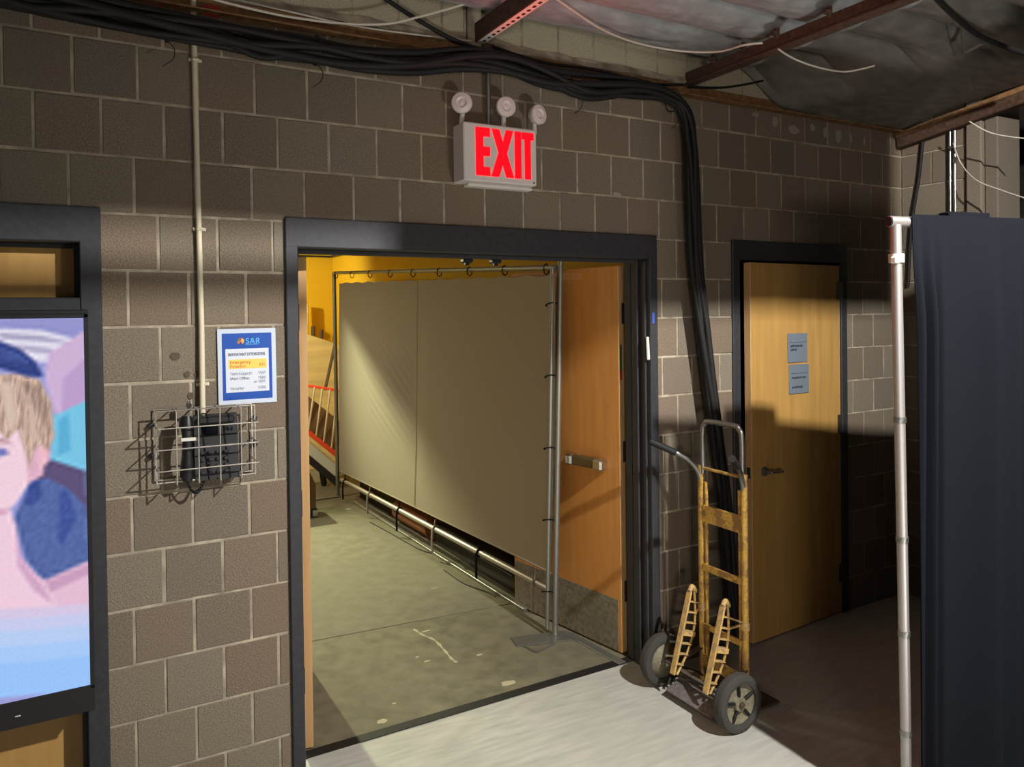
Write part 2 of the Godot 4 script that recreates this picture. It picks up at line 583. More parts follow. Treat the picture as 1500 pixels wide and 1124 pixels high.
func build_shell() -> void:
	# floors
	struct(slab("floor", Vector3(-3, -0.1, -0.145), Vector3(5.6, 0.0, 7.2), m_vinyl), "pale grey wood-grain vinyl floor in front of the doors")
	var f := hold("floor")
	struct(f, "worn concrete floor of the store room")
	# the far slab and the doorway slab meet in a sawn joint
	var jl := fy(450, 941); var jr := fy(745, 885)
	var k := (jr.z - jl.z) / (jr.x - jl.x)
	var zj := func(x: float) -> float: return jl.z + (x - jl.x) * k
	var b := MB.new()
	b.prism([Vector2(-2.6, 7.0), Vector2(2.5, 7.0), Vector2(2.5, -zj.call(2.5) + 0.006), Vector2(-2.6, -zj.call(-2.6) + 0.006)], Vector3.ZERO, Vector3.RIGHT, Vector3.FORWARD, Vector3(0, -0.1, 0))
	obj("slab", b, m_slab_far, f)
	b = MB.new()
	b.prism([Vector2(-2.6, 0.19), Vector2(2.5, 0.19), Vector2(2.5, -zj.call(2.5) - 0.006), Vector2(-2.6, -zj.call(-2.6) - 0.006)], Vector3.ZERO, Vector3.RIGHT, Vector3.FORWARD, Vector3(0, -0.1, 0))
	obj("slab", b, m_slab, f)
	slab("joint_filler", Vector3(-2.6, -0.11, -7.0), Vector3(2.5, -0.006, -0.15), m_dark_room, f)
	slab("threshold_strip", Vector3(0.25, -0.02, -0.195), Vector3(2.09, 0.004, -0.14), m_rubber, f)
	# paint drips and patches on the doorway slab
	var chalk := tri_tex(mat("plaster_mark", rgb(214, 206, 170), 0.9), tex["grit"], 8.0)
	b = MB.new()
	var drip := curve([fy(606, 922), fy(618, 930), fy(636, 938), fy(650, 952), fy(661, 965), fy(669, 971)], 5)
	for i in drip.size() - 1:
		var w := 0.013 + 0.006 * sin(i * 1.7)
		b.bar(drip[i] + Vector3.UP * 0.0006, drip[i + 1] + Vector3.UP * 0.0006, w, 0.0012)
	obj("paint_drip", b, chalk, f)
	for s in [[744, 1001, 0.045, 0.024], [560, 1057, 0.026, 0.02], [577, 1031, 0.012, 0.008], [624, 925, 0.03, 0.01], [626, 969, 0.022, 0.008], [611, 963, 0.012, 0.006], [702, 960, 0.02, 0.01], [636, 862, 0.03, 0.004], [510, 746, 0.03, 0.02]]:
		var c := fy(s[0], s[1])
		var poly := []
		for i in 12:
			var a := TAU * i / 12.0
			poly.append(Vector2(cos(a) * s[2], sin(a) * s[3]) * rnd(0.7, 1.15))
		b = MB.new()
		b.prism(poly, c + Vector3.UP * 0.0002, Vector3.RIGHT, Vector3.BACK, Vector3(0, 0.0012, 0))
		obj("plaster_patch", b, chalk, f)
	# corridor shell out of view
	struct(slab("wall_left", Vector3(-3.2, 0, -0.2), Vector3(-3.0, 4.2, 7.2), m_dark_room))
	struct(slab("wall_rear", Vector3(-3.2, 0, 7.2), Vector3(5.8, 4.2, 7.4), m_dark_room))
	struct(slab("wall_far_right", Vector3(5.6, 0, -0.4), Vector3(5.8, 4.2, 7.2), m_dark_room))
	struct(slab("wall_end", Vector3(4.4, 0, -0.4), Vector3(5.6, 4.2, -0.2), m_dark_room))
	struct(slab("ceiling", Vector3(-3.2, 4.2, -0.4), Vector3(5.8, 4.4, 7.4), m_dark_room))
	# store room
	struct(slab("wall_store_right", Vector3(2.4, 0, -6.9), Vector3(2.6, 2.9, -0.2), m_yellow_wall))
	struct(slab("wall_store_back", Vector3(-2.6, 0, -6.9), Vector3(2.4, 2.9, -6.71), m_yellow_wall))
	struct(slab("wall_store_left", Vector3(-2.8, 0, -6.9), Vector3(-2.6, 2.9, -0.2), m_yellow_wall))
	struct(slab("ceiling", Vector3(-2.8, 2.646, -6.9), Vector3(2.6, 2.8, -0.2), m_white_ceiling), "white ceiling of the store room")

# ================================================================== the block wall
var block_mesh := {}
func block(parent: Node, lo: Vector2, hi: Vector2, origin: Vector3, ex: Vector3, out: Vector3, deep := 0.03, called := "block") -> void:
	# one concrete block face between lo and hi (along ex, up), standing proud of the mortar
	var w := hi.x - lo.x
	var h := hi.y - lo.y
	if w < 0.012 or h < 0.012:
		return
	var key := "%d_%d_%d_%d" % [roundi(w * 1000), roundi(h * 1000), rng.randi() % 4, 1 if absf(ex.x) > 0.5 else 0]
	if not block_mesh.has(key):
		var b := MB.new()
		var bz := ex.cross(Vector3.UP)
		b.box(Vector3.ZERO, Vector3(w + rnd(-0.002, 0.003), h + rnd(-0.001, 0.003), deep), rnd(0.0015, 0.0025), Basis(ex, Vector3.UP, bz))
		block_mesh[key] = b.done()
	var c := (lo + hi) / 2.0 + Vector2(rnd(-0.0012, 0.0012), rnd(-0.001, 0.001))
	var at := origin + ex * c.x + Vector3.UP * c.y + out * (-deep / 2.0 + rnd(-0.0008, 0.0012))
	var pale := at.y > 3.05 and origin.x < 4.0
	obj(called, block_mesh[key], m_block_pale if pale else m_block[rng.randi() % m_block.size()], parent, at)

func build_block_wall() -> void:
	var w := hold("wall_back")
	struct(w, "taupe concrete block wall with pale mortar joints")
	var top := 3.45
	var x0 := -1.62
	var x1 := 4.165
	var head := TOPLINE - 3 * BLK
	var gaps := [[-1.45, -0.43], [0.24, 2.085], [2.66, 3.585]]     # the three door openings
	# mortar core: the wall behind the block faces
	var m := MB.new()
	m.box(Vector3((-3.0 + x1) / 2.0, (head + 4.2) / 2.0, -0.1015), Vector3(x1 + 3.0, 4.2 - head, 0.197))
	var edges := [-3.0, -1.45, -0.43, 0.24, 2.085, 2.66, 3.585, x1]
	for i in range(0, 8, 2):
		m.box(Vector3((edges[i] + edges[i + 1]) / 2.0, head / 2.0, -0.1015), Vector3(edges[i + 1] - edges[i], head, 0.197))
	obj("mortar", m, m_mortar, w)
	var j := 0.0105
	for k in range(-3, 14):
		var ya := TOPLINE - (k + 1) * BLK + j / 2
		var yb := TOPLINE - k * BLK - j / 2
		yb = minf(yb, top + 0.2)
		var phase := 0.0 if posmod(k, 2) == 1 else 0.5
		for i in range(-9, 22):
			var xa := (i + phase) * BLK
			var off := 0.0
			if k >= 3:
				off = -0.13 if xa < 0.6 else 0.07
			elif k == 0:
				off = 0.08
			xa += off * BLK
			var a := maxf(xa + j / 2, x0)
			var b := minf(xa + BLK - j / 2, x1)
			var parts := [[a, b]]
			if k >= 3:
				for g in gaps:
					var nxt := []
					for p in parts:
						if p[1] <= g[0] or p[0] >= g[1]:
							nxt.append(p)
						else:
							if p[0] < g[0]: nxt.append([p[0], g[0]])
							if p[1] > g[1]: nxt.append([g[1], p[1]])
					parts = nxt
			for p in parts:
				if p[1] - p[0] > 0.012:
					block(w, Vector2(p[0], maxf(ya, 0.0)), Vector2(p[1], yb), Vector3.ZERO, Vector3.RIGHT, Vector3.BACK)
	# dark round stains left of the notice, pale plaster dabs under the ledger
	var stain := mat("stain", rgb(92, 78, 64), 0.95)
	for s in [[257, 522, 0.017, 0.015], [274, 549, 0.011, 0.012], [288, 548, 0.009, 0.011], [279, 580, 0.011, 0.013]]:
		var poly := []
		for i in 14:
			var a := TAU * i / 14.0
			poly.append(Vector2(cos(a) * s[2], sin(a) * s[3]) * rnd(0.88, 1.1))
		m = MB.new()
		m.prism(poly, wz(s[0], s[1], 0.0018), Vector3.RIGHT, Vector3.UP, Vector3(0, 0, 0.0008))
		obj("stain", m, stain, w)
	var dab := tri_tex(mat("plaster_dab", rgb(186, 176, 160), 0.95), tex["grit"], 9.0)
	for s in [[1107, 168, 0.03, 0.012], [1135, 178, 0.025, 0.03], [1163, 190, 0.045, 0.03], [1190, 187, 0.022, 0.022], [1209, 194, 0.02, 0.035], [1228, 199, 0.03, 0.04], [1246, 203, 0.014, 0.03], [1266, 207, 0.013, 0.03], [903, 335, 0.03, 0.012], [1198, 214, 0.06, 0.006]]:
		var poly := []
		for i in 14:
			var a := TAU * i / 14.0
			poly.append(Vector2(cos(a) * s[2], sin(a) * s[3]) * rnd(0.7, 1.15))
		m = MB.new()
		var c := wz(s[0], s[1], 0.0018) if s[0] != 903 else wz(903, 285, 0.0018)
		m.prism(poly, c, Vector3.RIGHT, Vector3.UP, Vector3(0, 0, 0.0025))
		obj("plaster_dab", m, dab, w)
	# return wall at the right, its face turned to the left
	var r := hold("wall_right")
	struct(r, "pale block return wall beyond the single door, behind the curtain")
	m = MB.new()
	m.box(Vector3(4.29, 2.1, 0.12), Vector3(0.23, 4.2, 0.6))
	obj("mortar", m, m_mortar, r)
	for k in range(-2, 14):
		var ya := TOPLINE - (k + 1) * BLK + j / 2
		var yb := TOPLINE - k * BLK - j / 2
		var cut := 0.21 if posmod(k, 2) == 0 else 0.31
		for p in [[0.005, cut - j], [cut, 0.415]]:
			# ex runs toward -z so that the outward side is -x
			block(r, Vector2(-p[1], maxf(ya, 0.0)), Vector2(-p[0], yb), Vector3(4.168, 0, 0), Vector3.FORWARD, Vector3.LEFT)
	# fluted pilaster past the conduits
	m = MB.new()
	m.box(Vector3(4.27, 2.1, 0.475), Vector3(0.26, 4.2, 0.09), 0.006)
	obj("pilaster", m, m_block[6], r)
	m = MB.new()
	m.box(Vector3(4.29, 2.1, 0.56), Vector3(0.24, 4.2, 0.075), 0.006)
	obj("pilaster", m, m_block[4], r)

# ================================================================== doors and frames
func frame(called: String, xa: float, xb: float, top: float, face: float, head: float, label: String) -> Node3D:
	var t := hold(called)
	struct(t, label)
	var zf := 0.014
	var zb := -0.205
	var mz := (zf + zb) / 2.0
	for s in [[xa, xa + face, 1], [xb - face, xb, -1]]:
		var m := MB.new()
		m.box(Vector3((s[0] + s[1]) / 2.0, top / 2.0, mz), Vector3(face, top, zf - zb), 0.004)
		obj("jamb", m, m_black_paint, t)
		m = MB.new()
		var xi: float = s[1] if s[2] == 1 else s[0]
		m.box(Vector3(xi + s[2] * 0.008, (top - head) / 2.0, -0.1), Vector3(0.017, top - head, 0.05), 0.003)
		obj("stop", m, m_black_paint, t)
	var b := MB.new()
	b.box(Vector3((xa + xb) / 2.0, top - head / 2.0, mz + 0.0006), Vector3(xb - xa - 0.002, head, zf - zb), 0.004)
	obj("head", b, m_black_paint, t)
	b = MB.new()
	b.box(Vector3((xa + xb) / 2.0, top - head - 0.008, -0.1), Vector3(xb - xa - 2 * face - 0.036, 0.017, 0.05), 0.003)
	obj("stop", b, m_black_paint, t)
	return t

func leaf(called: String, p0: Vector3, ex: Vector3, za: float, zb: float, width: float, height: float, face: Material, label: String) -> Node3D:
	var d := hold(called)
	struct(d, label)
	var e := ex.normalized()
	d.transform = Transform3D(Basis(e, Vector3.UP, e.cross(Vector3.UP)), p0)
	var m := MB.new()
	m.box(Vector3(width / 2.0, height / 2.0 + 0.008, (za + zb) / 2.0), Vector3(width - 0.004, height, zb - za - 0.001), 0.002)
	obj("panel", m, face, d)
	for x in [0.0, width]:
		m = MB.new()
		m.box(Vector3(x, height / 2.0 + 0.008, (za + zb) / 2.0), Vector3(0.005, height - 0.002, zb - za - 0.002), 0.001)
		obj("edge_band", m, m_edge, d)
	return d

func hinge(parent: Node, at: Vector3, out: Vector3, mt: Material) -> void:
	var m := MB.new()
	m.tube([at + Vector3(0, -0.057, 0), at + Vector3(0, 0.057, 0)], 0.008, 10)
	m.box(at + out * 0.5, Vector3(maxf(absf(out.x), 0.004), 0.112, maxf(absf(out.z), 0.004)))
	obj("hinge", m, mt, parent)

func build_door_sets() -> void:
	var dull := tri_tex(mat("dull_hinge", rgb(96, 92, 88), 0.5, 0.6), tex["grit"], 5.0)
	# the open pair
	var fr := frame("trim_1", 0.222, 2.108, 2.248, 0.05, 0.119, "black painted steel frame around the open double doorway")
	var left := leaf("door_1", Vector3(0.36, 0, -0.2), Vector3(0.209, 0, -0.978), -0.045, 0.0, 0.905, 2.1, m_veneer_deep, "left leaf of the open pair, seen edge on, pinkish wood edge")
	for y in [0.3, 1.06, 1.85]:
		hinge(left, Vector3(-0.004, y, -0.052), Vector3(0, 0, 0.02), dull)
	var m := MB.new()
	m.box(Vector3(0.003, 1.29, -0.0565), Vector3(0.03, 0.11, 0.02), 0.005)
	obj("strike_plate", m, m_plastic, left)
	var right := leaf("door_2", Vector3(2.042, 0, -0.235), Vector3(-0.156, 0, -0.988), 0.0, 0.045, 0.92, 2.1, m_veneer_deep, "orange wood right leaf with push bar and scuffed kick plate, swung into the store room")
	for y in [0.34, 1.1, 1.85]:
		hinge(right, Vector3(-0.006, y, 0.052), Vector3(0, 0, -0.03), dull)
		m = MB.new()
		m.box(Vector3(-0.03, y, 0.055), Vector3(0.04, 0.114, 0.004))
		obj("hinge_leaf", m, dull, right)
	m = MB.new()
	m.box(Vector3(0.466, 0.152, -0.001), Vector3(0.89, 0.28, 0.003), 0.001)
	var kick := obj("kick_plate", m, tri_tex(mat("scuffed_plate", rgb(152, 145, 124), 0.55, 0.1), tex["blot"], 3.0), right)
	tag(kick, "scuffed grey metal kick plate")
	var bar := MB.new()
	bar.box(Vector3(0.235, 1.02, -0.035), Vector3(0.26, 0.055, 0.04), 0.008)
	obj("push_bar", bar, tri_tex(mat("bronze_bar", rgb(126, 112, 78), 0.45, 0.6), tex["grit"], 4.0), right)
	for x in [0.115, 0.345]:
		m = MB.new()
		m.box(Vector3(x, 1.02, -0.034), Vector3(0.07 if x < 0.2 else 0.05, 0.062, 0.064), 0.01)
		obj("bar_bracket", m, m_chrome, right)
	# coloured stickers on the leaf's edge, torn corner at its top
	m = MB.new()
	m.box(Vector3(-0.0032, 1.61, 0.014), Vector3(0.0012, 0.14, 0.016))
	obj("sticker", m, mat("green_sticker", rgb(40, 92, 62), 0.6), right)
	m = MB.new()
	m.box(Vector3(-0.0032, 1.515, 0.014), Vector3(0.0012, 0.05, 0.016))
	obj("sticker", m, mat("red_sticker", rgb(170, 40, 34), 0.6), right)
	# extra rabbets on the right jamb, with a wire run, tag and blue tape
	for s in [[2.054, -0.155, 0.01, 0.03], [2.053, -0.03, 0.012, 0.022]]:
		m = MB.new()
		m.box(Vector3(s[0], 1.06, s[1]), Vector3(s[2], 2.12, s[3]), 0.003)
		obj("rabbet", m, m_black_paint, fr)
	m = MB.new()
	var ta := wz(943, 494, 0.0165); var tb := wz(949, 528, 0.0165)
	m.bar(Vector3(2.05, ta.y, -0.003), Vector3(2.048, tb.y, 0.006), 0.016, 0.014, 0.004)
	obj("paper_tag", m, m_white, fr)
	m = MB.new()
	var bt := wz(957, 466, 0.015)
	m.box(bt, Vector3(0.014, 0.055, 0.002))
	obj("blue_tape", m, mat("blue_tape", rgb(60, 92, 190), 0.6), fr)
	# closer arms bolted under the head
	for u in [688.0, 730.0]:
		m = MB.new()
		var c := wz(u, 373, -0.1)
		m.box(Vector3(c.x, 2.105, -0.13), Vector3(0.05, 0.02, 0.04), 0.005)
		m.box(Vector3(c.x, 2.09, -0.13), Vector3(0.02, 0.014, 0.02), 0.003)
		obj("latch_keeper", m, m_plastic, fr)
	# single door at the right, a hand's width ajar
	frame("trim_2", 2.642, 3.605, 2.248, 0.056, 0.11, "black painted frame of the single door")
	var ex := Vector3(2.735, 0, 0.052) - Vector3(3.545, 0, 0.004)
	var single := leaf("door_3", Vector3(3.545, 0, 0.004), ex, 0.0, 0.045, ex.length(), 2.115, m_veneer, "honey coloured wood door with two grey sign plates, slightly ajar")
	var grey := tri_tex(mat("painted_hinge", rgb(120, 118, 104), 0.5, 0.3), tex["grit"], 5.0)
	for y in [0.25, 1.16, 1.97]:
		hinge(single, Vector3(-0.012, y, -0.006), Vector3(0.042, 0, 0), grey if y > 1.5 else dull)
	for s in [[1152.5, 489, 1183, 530, 0], [1154.5, 535, 1185.5, 575, 1]]:
		var a := wz(s[0], s[1], 0.03); var b2 := wz(s[2], s[3], 0.03)
		var la: Vector3 = single.transform.affine_inverse() * a
		var lb: Vector3 = single.transform.affine_inverse() * b2
		m = MB.new()
		m.box(Vector3((la.x + lb.x) / 2, (la.y + lb.y) / 2, -0.003), Vector3(absf(lb.x - la.x), absf(lb.y - la.y), 0.006), 0.001)
		var pl := obj("sign_plate", m, mat("grey_sign", rgb(112, 122, 132), 0.5), single)
		tag(pl, "upper grey sign plate" if s[4] == 0 else "lower grey sign plate")
		var ink := mat("sign_ink", rgb(44, 46, 52), 0.6)
		var w := absf(lb.x - la.x); var h := absf(lb.y - la.y)
		m = MB.new()
		m.box(Vector3((la.x + lb.x) / 2, la.y - h * 0.3, -0.0064), Vector3(w * 0.86, 0.002, 0.001))
		obj("rule_line", m, ink, pl)
		# rows of small print, too small to read in the photograph
		var rows := [[0.43, 0.62], [0.56, 0.3]] if s[4] == 0 else [[0.45, 0.66], [0.78, 0.5]]
		for rw in rows:
			m = MB.new()
			var x := maxf(la.x, lb.x) - w * 0.12
			var x_end: float = x - w * rw[1]
			while x > x_end:
				var cw := rnd(0.004, 0.009)
				m.box(Vector3(x - cw / 2, la.y - h * rw[0] + rnd(-0.002, 0.002), -0.0064), Vector3(cw, rnd(0.008, 0.013), 0.001))
				x -= cw + rnd(0.002, 0.004)
			obj("print_row", m, ink, pl)
	# lever and rose
	m = MB.new()
	var lv: Vector3 = single.transform.affine_inverse() * wz(1116, 690, 0.03)
	m.lathe([[0.0, 0.012], [0.026, 0.01], [0.028, 0.0], [0.0, 0.0]], Vector3(lv.x, lv.y, 0.0), Vector3(0, 0, -1), 20)
	obj("lever_rose", m, m_steel, single)
	m = MB.new()
	m.tube(curve([Vector3(lv.x, lv.y, -0.01), Vector3(lv.x, lv.y, -0.045), Vector3(lv.x - 0.015, lv.y, -0.052), Vector3(lv.x - 0.1, lv.y - 0.004, -0.05)]), 0.008)
	obj("lever", m, m_steel, single)
	m = MB.new()
	m.box(Vector3(ex.length() + 0.003, lv.y, 0.022), Vector3(0.003, 0.06, 0.025))
	obj("latch_plate", m, dull, single)
	# doorway behind the display: frame, transom bar, wood panels
	var f3 := frame("trim_3", -1.47, -0.414, 2.248, 0.068, 0.125, "black frame of the doorway behind the wall display")
	m = MB.new()
	var t0 := wz(60, 436, 0.0).y; var t1 := wz(60, 459, 0.0).y
	m.box(Vector3(-0.942, (t0 + t1) / 2, -0.05), Vector3(0.93, t0 - t1, 0.12), 0.004)
	obj("transom_bar", m, m_black_paint, f3)
	var d4 := hold("door_4")
	struct(d4, "brown wood door and transom panel behind the display")
	m = MB.new()
	m.box(Vector3(-0.942, (t0 + 2.13) / 2.0, -0.1), Vector3(0.93, 2.13 - t0, 0.03), 0.003)
	obj("transom_panel", m, m_veneer, d4)
	m = MB.new()
	m.box(Vector3(-0.942, t1 / 2.0, -0.11), Vector3(0.92, t1 - 0.01, 0.045), 0.003)
	obj("panel", m, m_veneer, d4)

# ================================================================== ledger, deck, beams, cables
func cord(called: String, pts: Array, r: float, mt: Material, label: String, category := "cable", step := 7, seg := 7, group := "") -> MeshInstance3D:
	var m := MB.new()
	m.tube(curve(pts, step), r, seg)
	var o := obj(called, m, mt)
	tag(o, label, category, group)
	return o

func build_ceiling_work() -> void:
	# ledger angle on the wall
	var led := hold("trim_4")
	struct(led, "rusty steel ledger angle running along the top of the block wall")
	var m := MB.new()
	m.box(Vector3(1.08, 3.02, 0.004), Vector3(6.56, 0.065, 0.012), 0.002)
	obj("upright_flange", m, m_rust_light, led)
	m = MB.new()
	m.box(Vector3(1.08, 2.99, 0.03), Vector3(6.56, 0.008, 0.06), 0.002)
	obj("flat_flange", m, m_rust_light, led)
	m = MB.new()
	m.grid(120, 3, func(i, j): return Vector3(-2.2 + i * 4.65 / 120.0, 3.05 + j * 0.013 + 0.004 * sin(i * 0.9) * sin(i * 0.37), 0.024 - j * 0.006 + 0.003 * sin(i * 1.3 + j)))
	obj("mortar_smear", m, m_mortar, led)
	for s in [[228, 3, 0.05, 0.03], [310, 17, 0.055, 0.04]]:
		m = MB.new()
		var c := wz(s[0], s[1], 0.02)
		m.box(Vector3(c.x, c.y, 0.027), Vector3(s[2], s[3], 0.003))
		tag(obj("red_tape", m, mat("red_tape", rgb(168, 26, 26), 0.6), led), "strip of red tape")
	# corrugated deck: big round flutes parallel to the wall; a flat dark sheet closes the corner
	var pitch := 0.28
	var prof := func(x: float, z: float) -> float:
		var across := fposmod((z - 0.2) / pitch + 0.5, 1.0) * 2.0 - 1.0
		var flute := 3.155 + 0.1 * (1.0 - sqrt(maxf(0.0, 1.0 - across * across * 0.97)))
		var flat := 2.985 + 0.13 * z + 0.012 * sin(x * 3.0 + z * 5.0)
		var k := smoothstep(2.6, 3.05, x - z * 0.75)
		return lerpf(flute, flat, k)
	var deck := hold("corrugated_deck")
	tag(deck, "corrugated galvanized metal deck overhead with big rounded flutes", "metal deck")
	m = MB.new()
	m.grid(48, 168, func(i, j): return Vector3(-2.2 + i * 4.85 / 48.0, prof.call(-2.2 + i * 4.85 / 48.0, 0.06 + j * 0.01), 0.06 + j * 0.01), Vector3(0, 0.004, 0))
	obj("sheet", m, m_deck, deck)
	m = MB.new()
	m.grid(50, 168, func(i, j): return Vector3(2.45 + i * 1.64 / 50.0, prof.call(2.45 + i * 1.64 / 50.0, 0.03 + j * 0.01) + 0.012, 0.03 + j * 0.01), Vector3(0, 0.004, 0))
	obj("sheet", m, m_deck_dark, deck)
	# beams running out from the wall
	m = MB.new()
	var x1 := 1.06
	m.box(Vector3(x1, 3.1, 0.9), Vector3(0.008, 0.085, 1.72), 0.002)
	var beam := obj("steel_angle", m, m_rust)
	tag(beam, "dark steel angle above the exit sign, its slotted strip glowing red", "beam")
	m = MB.new()
	m.box(Vector3(x1 + 0.022, 3.06, 0.9), Vector3(0.04, 0.005, 1.72), 0.001)
	obj("flange", m, m_white, beam)
	m = MB.new()
	for i in 40:
		m.box(Vector3(x1 + 0.024, 3.0565, 0.08 + i * 0.042), Vector3(0.011, 0.003, 0.017))
	obj("slot_row", m, m_plastic, beam).set_meta("kind", "stuff")
	m = MB.new()
	m.box(Vector3(2.335, 3.09, 0.88), Vector3(0.045, 0.05, 1.74), 0.004)
	var beam2 := obj("rusty_beam", m, m_rust)
	tag(beam2, "rusty brown steel beam running out from the wall above the cable drop", "beam")
	m = MB.new()
	m.box(Vector3(2.335, 3.055, 0.88), Vector3(0.062, 0.012, 1.74), 0.003)
	obj("flange", m, m_rust, beam2)
	for z in [0.22, 0.42, 0.62, 0.9, 1.15]:
		m = MB.new()
		m.tube([Vector3(2.31, 3.1, z), Vector3(2.31, 3.145, z)], 0.012, 8)
		m.lathe([[0.0, 0.012], [0.02, 0.01], [0.02, 0.0], [0.0, 0.0]], Vector3(2.3, 3.115, z), Vector3(0, 1, 0), 6)
		obj("bolt", m, m_rust, beam2)
	var ba := Vector3(4.125, 2.935, 0.012); var bb := Vector3(4.125, 3.175, 1.7)
	m = MB.new()
	m.bar(ba, bb, 0.06, 0.1, 0.006)
	var beam3 := obj("edge_beam", m, tri_tex(mat("rusty_edge", rgb(96, 68, 50), 0.9), tex["blot"], 3.0))
	tag(beam3, "rust brown edge beam at the end of the metal deck above the curtain", "beam")
	m = MB.new()
	m.bar(ba + Vector3(-0.03, 0.03, 0), bb + Vector3(-0.03, 0.03, 0), 0.02, 0.03, 0.004)
	obj("lip", m, m_rust_light, beam3)
	m = MB.new()
	m.tube(curve([fy(1406, 36, 3.12), fy(1410, 62, 3.1), fy(1414, 95, 3.06), fy(1424, 132, 3.03)]), 0.003, 6)
	var strap := obj("hanger_wire", m, m_galv)
	tag(strap, "bent hanger wire with a small metal plate under the deck near the edge beam", "wire")
	m = MB.new()
	m.bar(fy(1412, 78, 3.09), fy(1438, 64, 3.09), 0.03, 0.004, 0.001)
	obj("plate", m, m_galv, strap)
	# conduits above the sign and at the far right
	m = MB.new()
	var c0 := wz(716, 178, 0.03)
	m.tube([Vector3(c0.x, c0.y - 0.02, 0.03), Vector3(c0.x, 3.3, 0.03)], 0.011, 10)
	var cd := obj("steel_conduit", m, m_galv)
	tag(cd, "steel conduit rising from the exit sign past the ledger", "conduit")
	m = MB.new()
	m.box(Vector3(c0.x, 3.04, 0.03), Vector3(0.06, 0.05, 0.035), 0.006)
	obj("clamp", m, m_rust, cd)
	m = MB.new()
	var c1 := wz(684, 60, 0.02)
	m.tube([Vector3(c1.x, 3.04, 0.02), Vector3(c1.x, 3.3, 0.02)], 0.003, 6)
	tag(obj("hanger_rod", m, m_rust), "thin hanger rod beside the conduit over the exit sign", "rod")
	for s in [[1398, 0], [1405, 1]]:
		m = MB.new()
		var p := xx(s[0] - 6, 300, 4.14)
		m.tube([Vector3(4.14, 0.0, p.z), Vector3(4.14, 2.93, p.z)], 0.0075, 10)
		tag(obj("chrome_conduit", m, m_chrome), "bright metal conduit on the return wall, on the side of the hanging black cable" if s[1] == 0 else "bright metal conduit on the return wall, on the side of the pale pilaster", "conduit", "pair of bright conduits")
	# thick black cable bundle along the ledger and down the wall
	var path := [[-40, -22], [40, -2], [110, 10], [200, 28], [300, 47], [380, 62], [450, 72], [530, 86], [610, 91], [680, 86], [740, 93], [800, 114], [860, 122], [930, 130], [978, 141], [1003, 165], [1012, 215], [1015, 290], [1019, 390], [1028, 470], [1039, 560], [1050, 640], [1060, 720], [1066, 800], [1071, 870], [1076, 935]]
	var bundle := thing("cable_bundle", "thick bundle of black cables sagging along the wall top and dropping beside the single door", "cable bundle")
	for n in 12:
		var pts := []
		var ph := n * 2.4
		for i in path.size():
			var z := 0.1
			var c := wz(path[i][0], path[i][1], z)
			var along := i / float(path.size())
			var spread := (0.04 if n < 8 else 0.018) if i < 14 else (0.024 if n < 8 else 0.01)
			var a := ph + i * 0.5 * (1.0 if n % 2 == 0 else -0.7)
			var o := Vector3(0, 0, 0)
			if i < 15:
				o = Vector3(0, sin(a) * spread, cos(a) * spread * 0.8)
				if n >= 7 and i in [5, 12]:
					o.y -= 0.05
			else:
				o = Vector3(sin(a) * spread, 0, cos(a) * spread)
			pts.append(c + o)
		m = MB.new()
		m.tube(curve(pts, 5), 0.0135 if n % 3 else 0.017, 8)
		obj("cable", m, m_rubber, bundle)
	for s in [[245, 38, 40], [463, 74, 44], [845, 121, 40], [985, 147, 30]]:
		m = MB.new()
		var c := wz(s[0], s[1], 0.075)
		var ring := []
		for i in 13:
			var a := TAU * i / 12.0
			ring.append(c + Vector3(0.004 * sin(a), cos(a) * 0.058, sin(a) * 0.05))
		m.tube(ring, 0.003, 5)
		m.tube(curve([c + Vector3(0, -0.055, 0.01), c + Vector3(0.02, -0.085, 0.015), c + Vector3(0.015, -0.12, 0.01), c + Vector3(-0.02, -0.15, 0.012)]), 0.0018, 5)
		obj("cable_tie", m, m_plastic, bundle)
	cord("dark_cable", [wz(555, -8, 0.1), wz(610, 28, 0.1), wz(660, 56, 0.08), wz(700, 72, 0.06)], 0.009, m_rubber, "black cable slanting down to the bracket above the exit sign")
	cord("dark_cable", [wz(722, 68, 0.06), wz(790, 90, 0.05), wz(880, 104, 0.05), wz(950, 122, 0.05), wz(1005, 124, 0.06)], 0.007, m_rubber, "black cable lying along the ledger above the double doorway")
	cord("dark_cable", [wz(1008, 127, 0.06), wz(1060, 128, 0.05), wz(1110, 120, 0.05), wz(1132, 113, 0.05)], 0.006, m_rubber, "short black cable behind the rusty beam by the wall gap")
	cord("dark_cable", [fy(1365, -10, 3.08), fy(1400, 25, 3.08), fy(1440, 55, 3.08), fy(1500, 78, 3.08), fy(1540, 82, 3.08)], 0.012, m_rubber, "black cable under the ribs of the metal deck beyond the rusty beam")
	cord("dark_cable", [xx(1353, 185, 4.152), xx(1352, 200, 4.152), xx(1346, 260, 4.152), xx(1335, 330, 4.152), xx(1330, 420, 4.152)], 0.011, m_rubber, "black cable hanging on the return wall behind the curtain rod")
	var pale := mat("white_jacket", rgb(206, 200, 186), 0.5)
	cord("white_cord", [wz(296, -6, 0.1), wz(340, 6, 0.1), wz(420, 24, 0.1), wz(500, 34, 0.1), wz(565, 35, 0.12), wz(620, 23, 0.14), wz(700, 0, 0.16), wz(720, -8, 0.16)], 0.0052, pale, "white cord sagging under the deck left of the exit sign")
	cord("white_cord", [wz(325, -6, 0.03), wz(420, 16, 0.03), wz(520, 38, 0.03), wz(620, 52, 0.03), wz(690, 60, 0.03)], 0.0042, pale, "white cord lying along the top of the ledger")
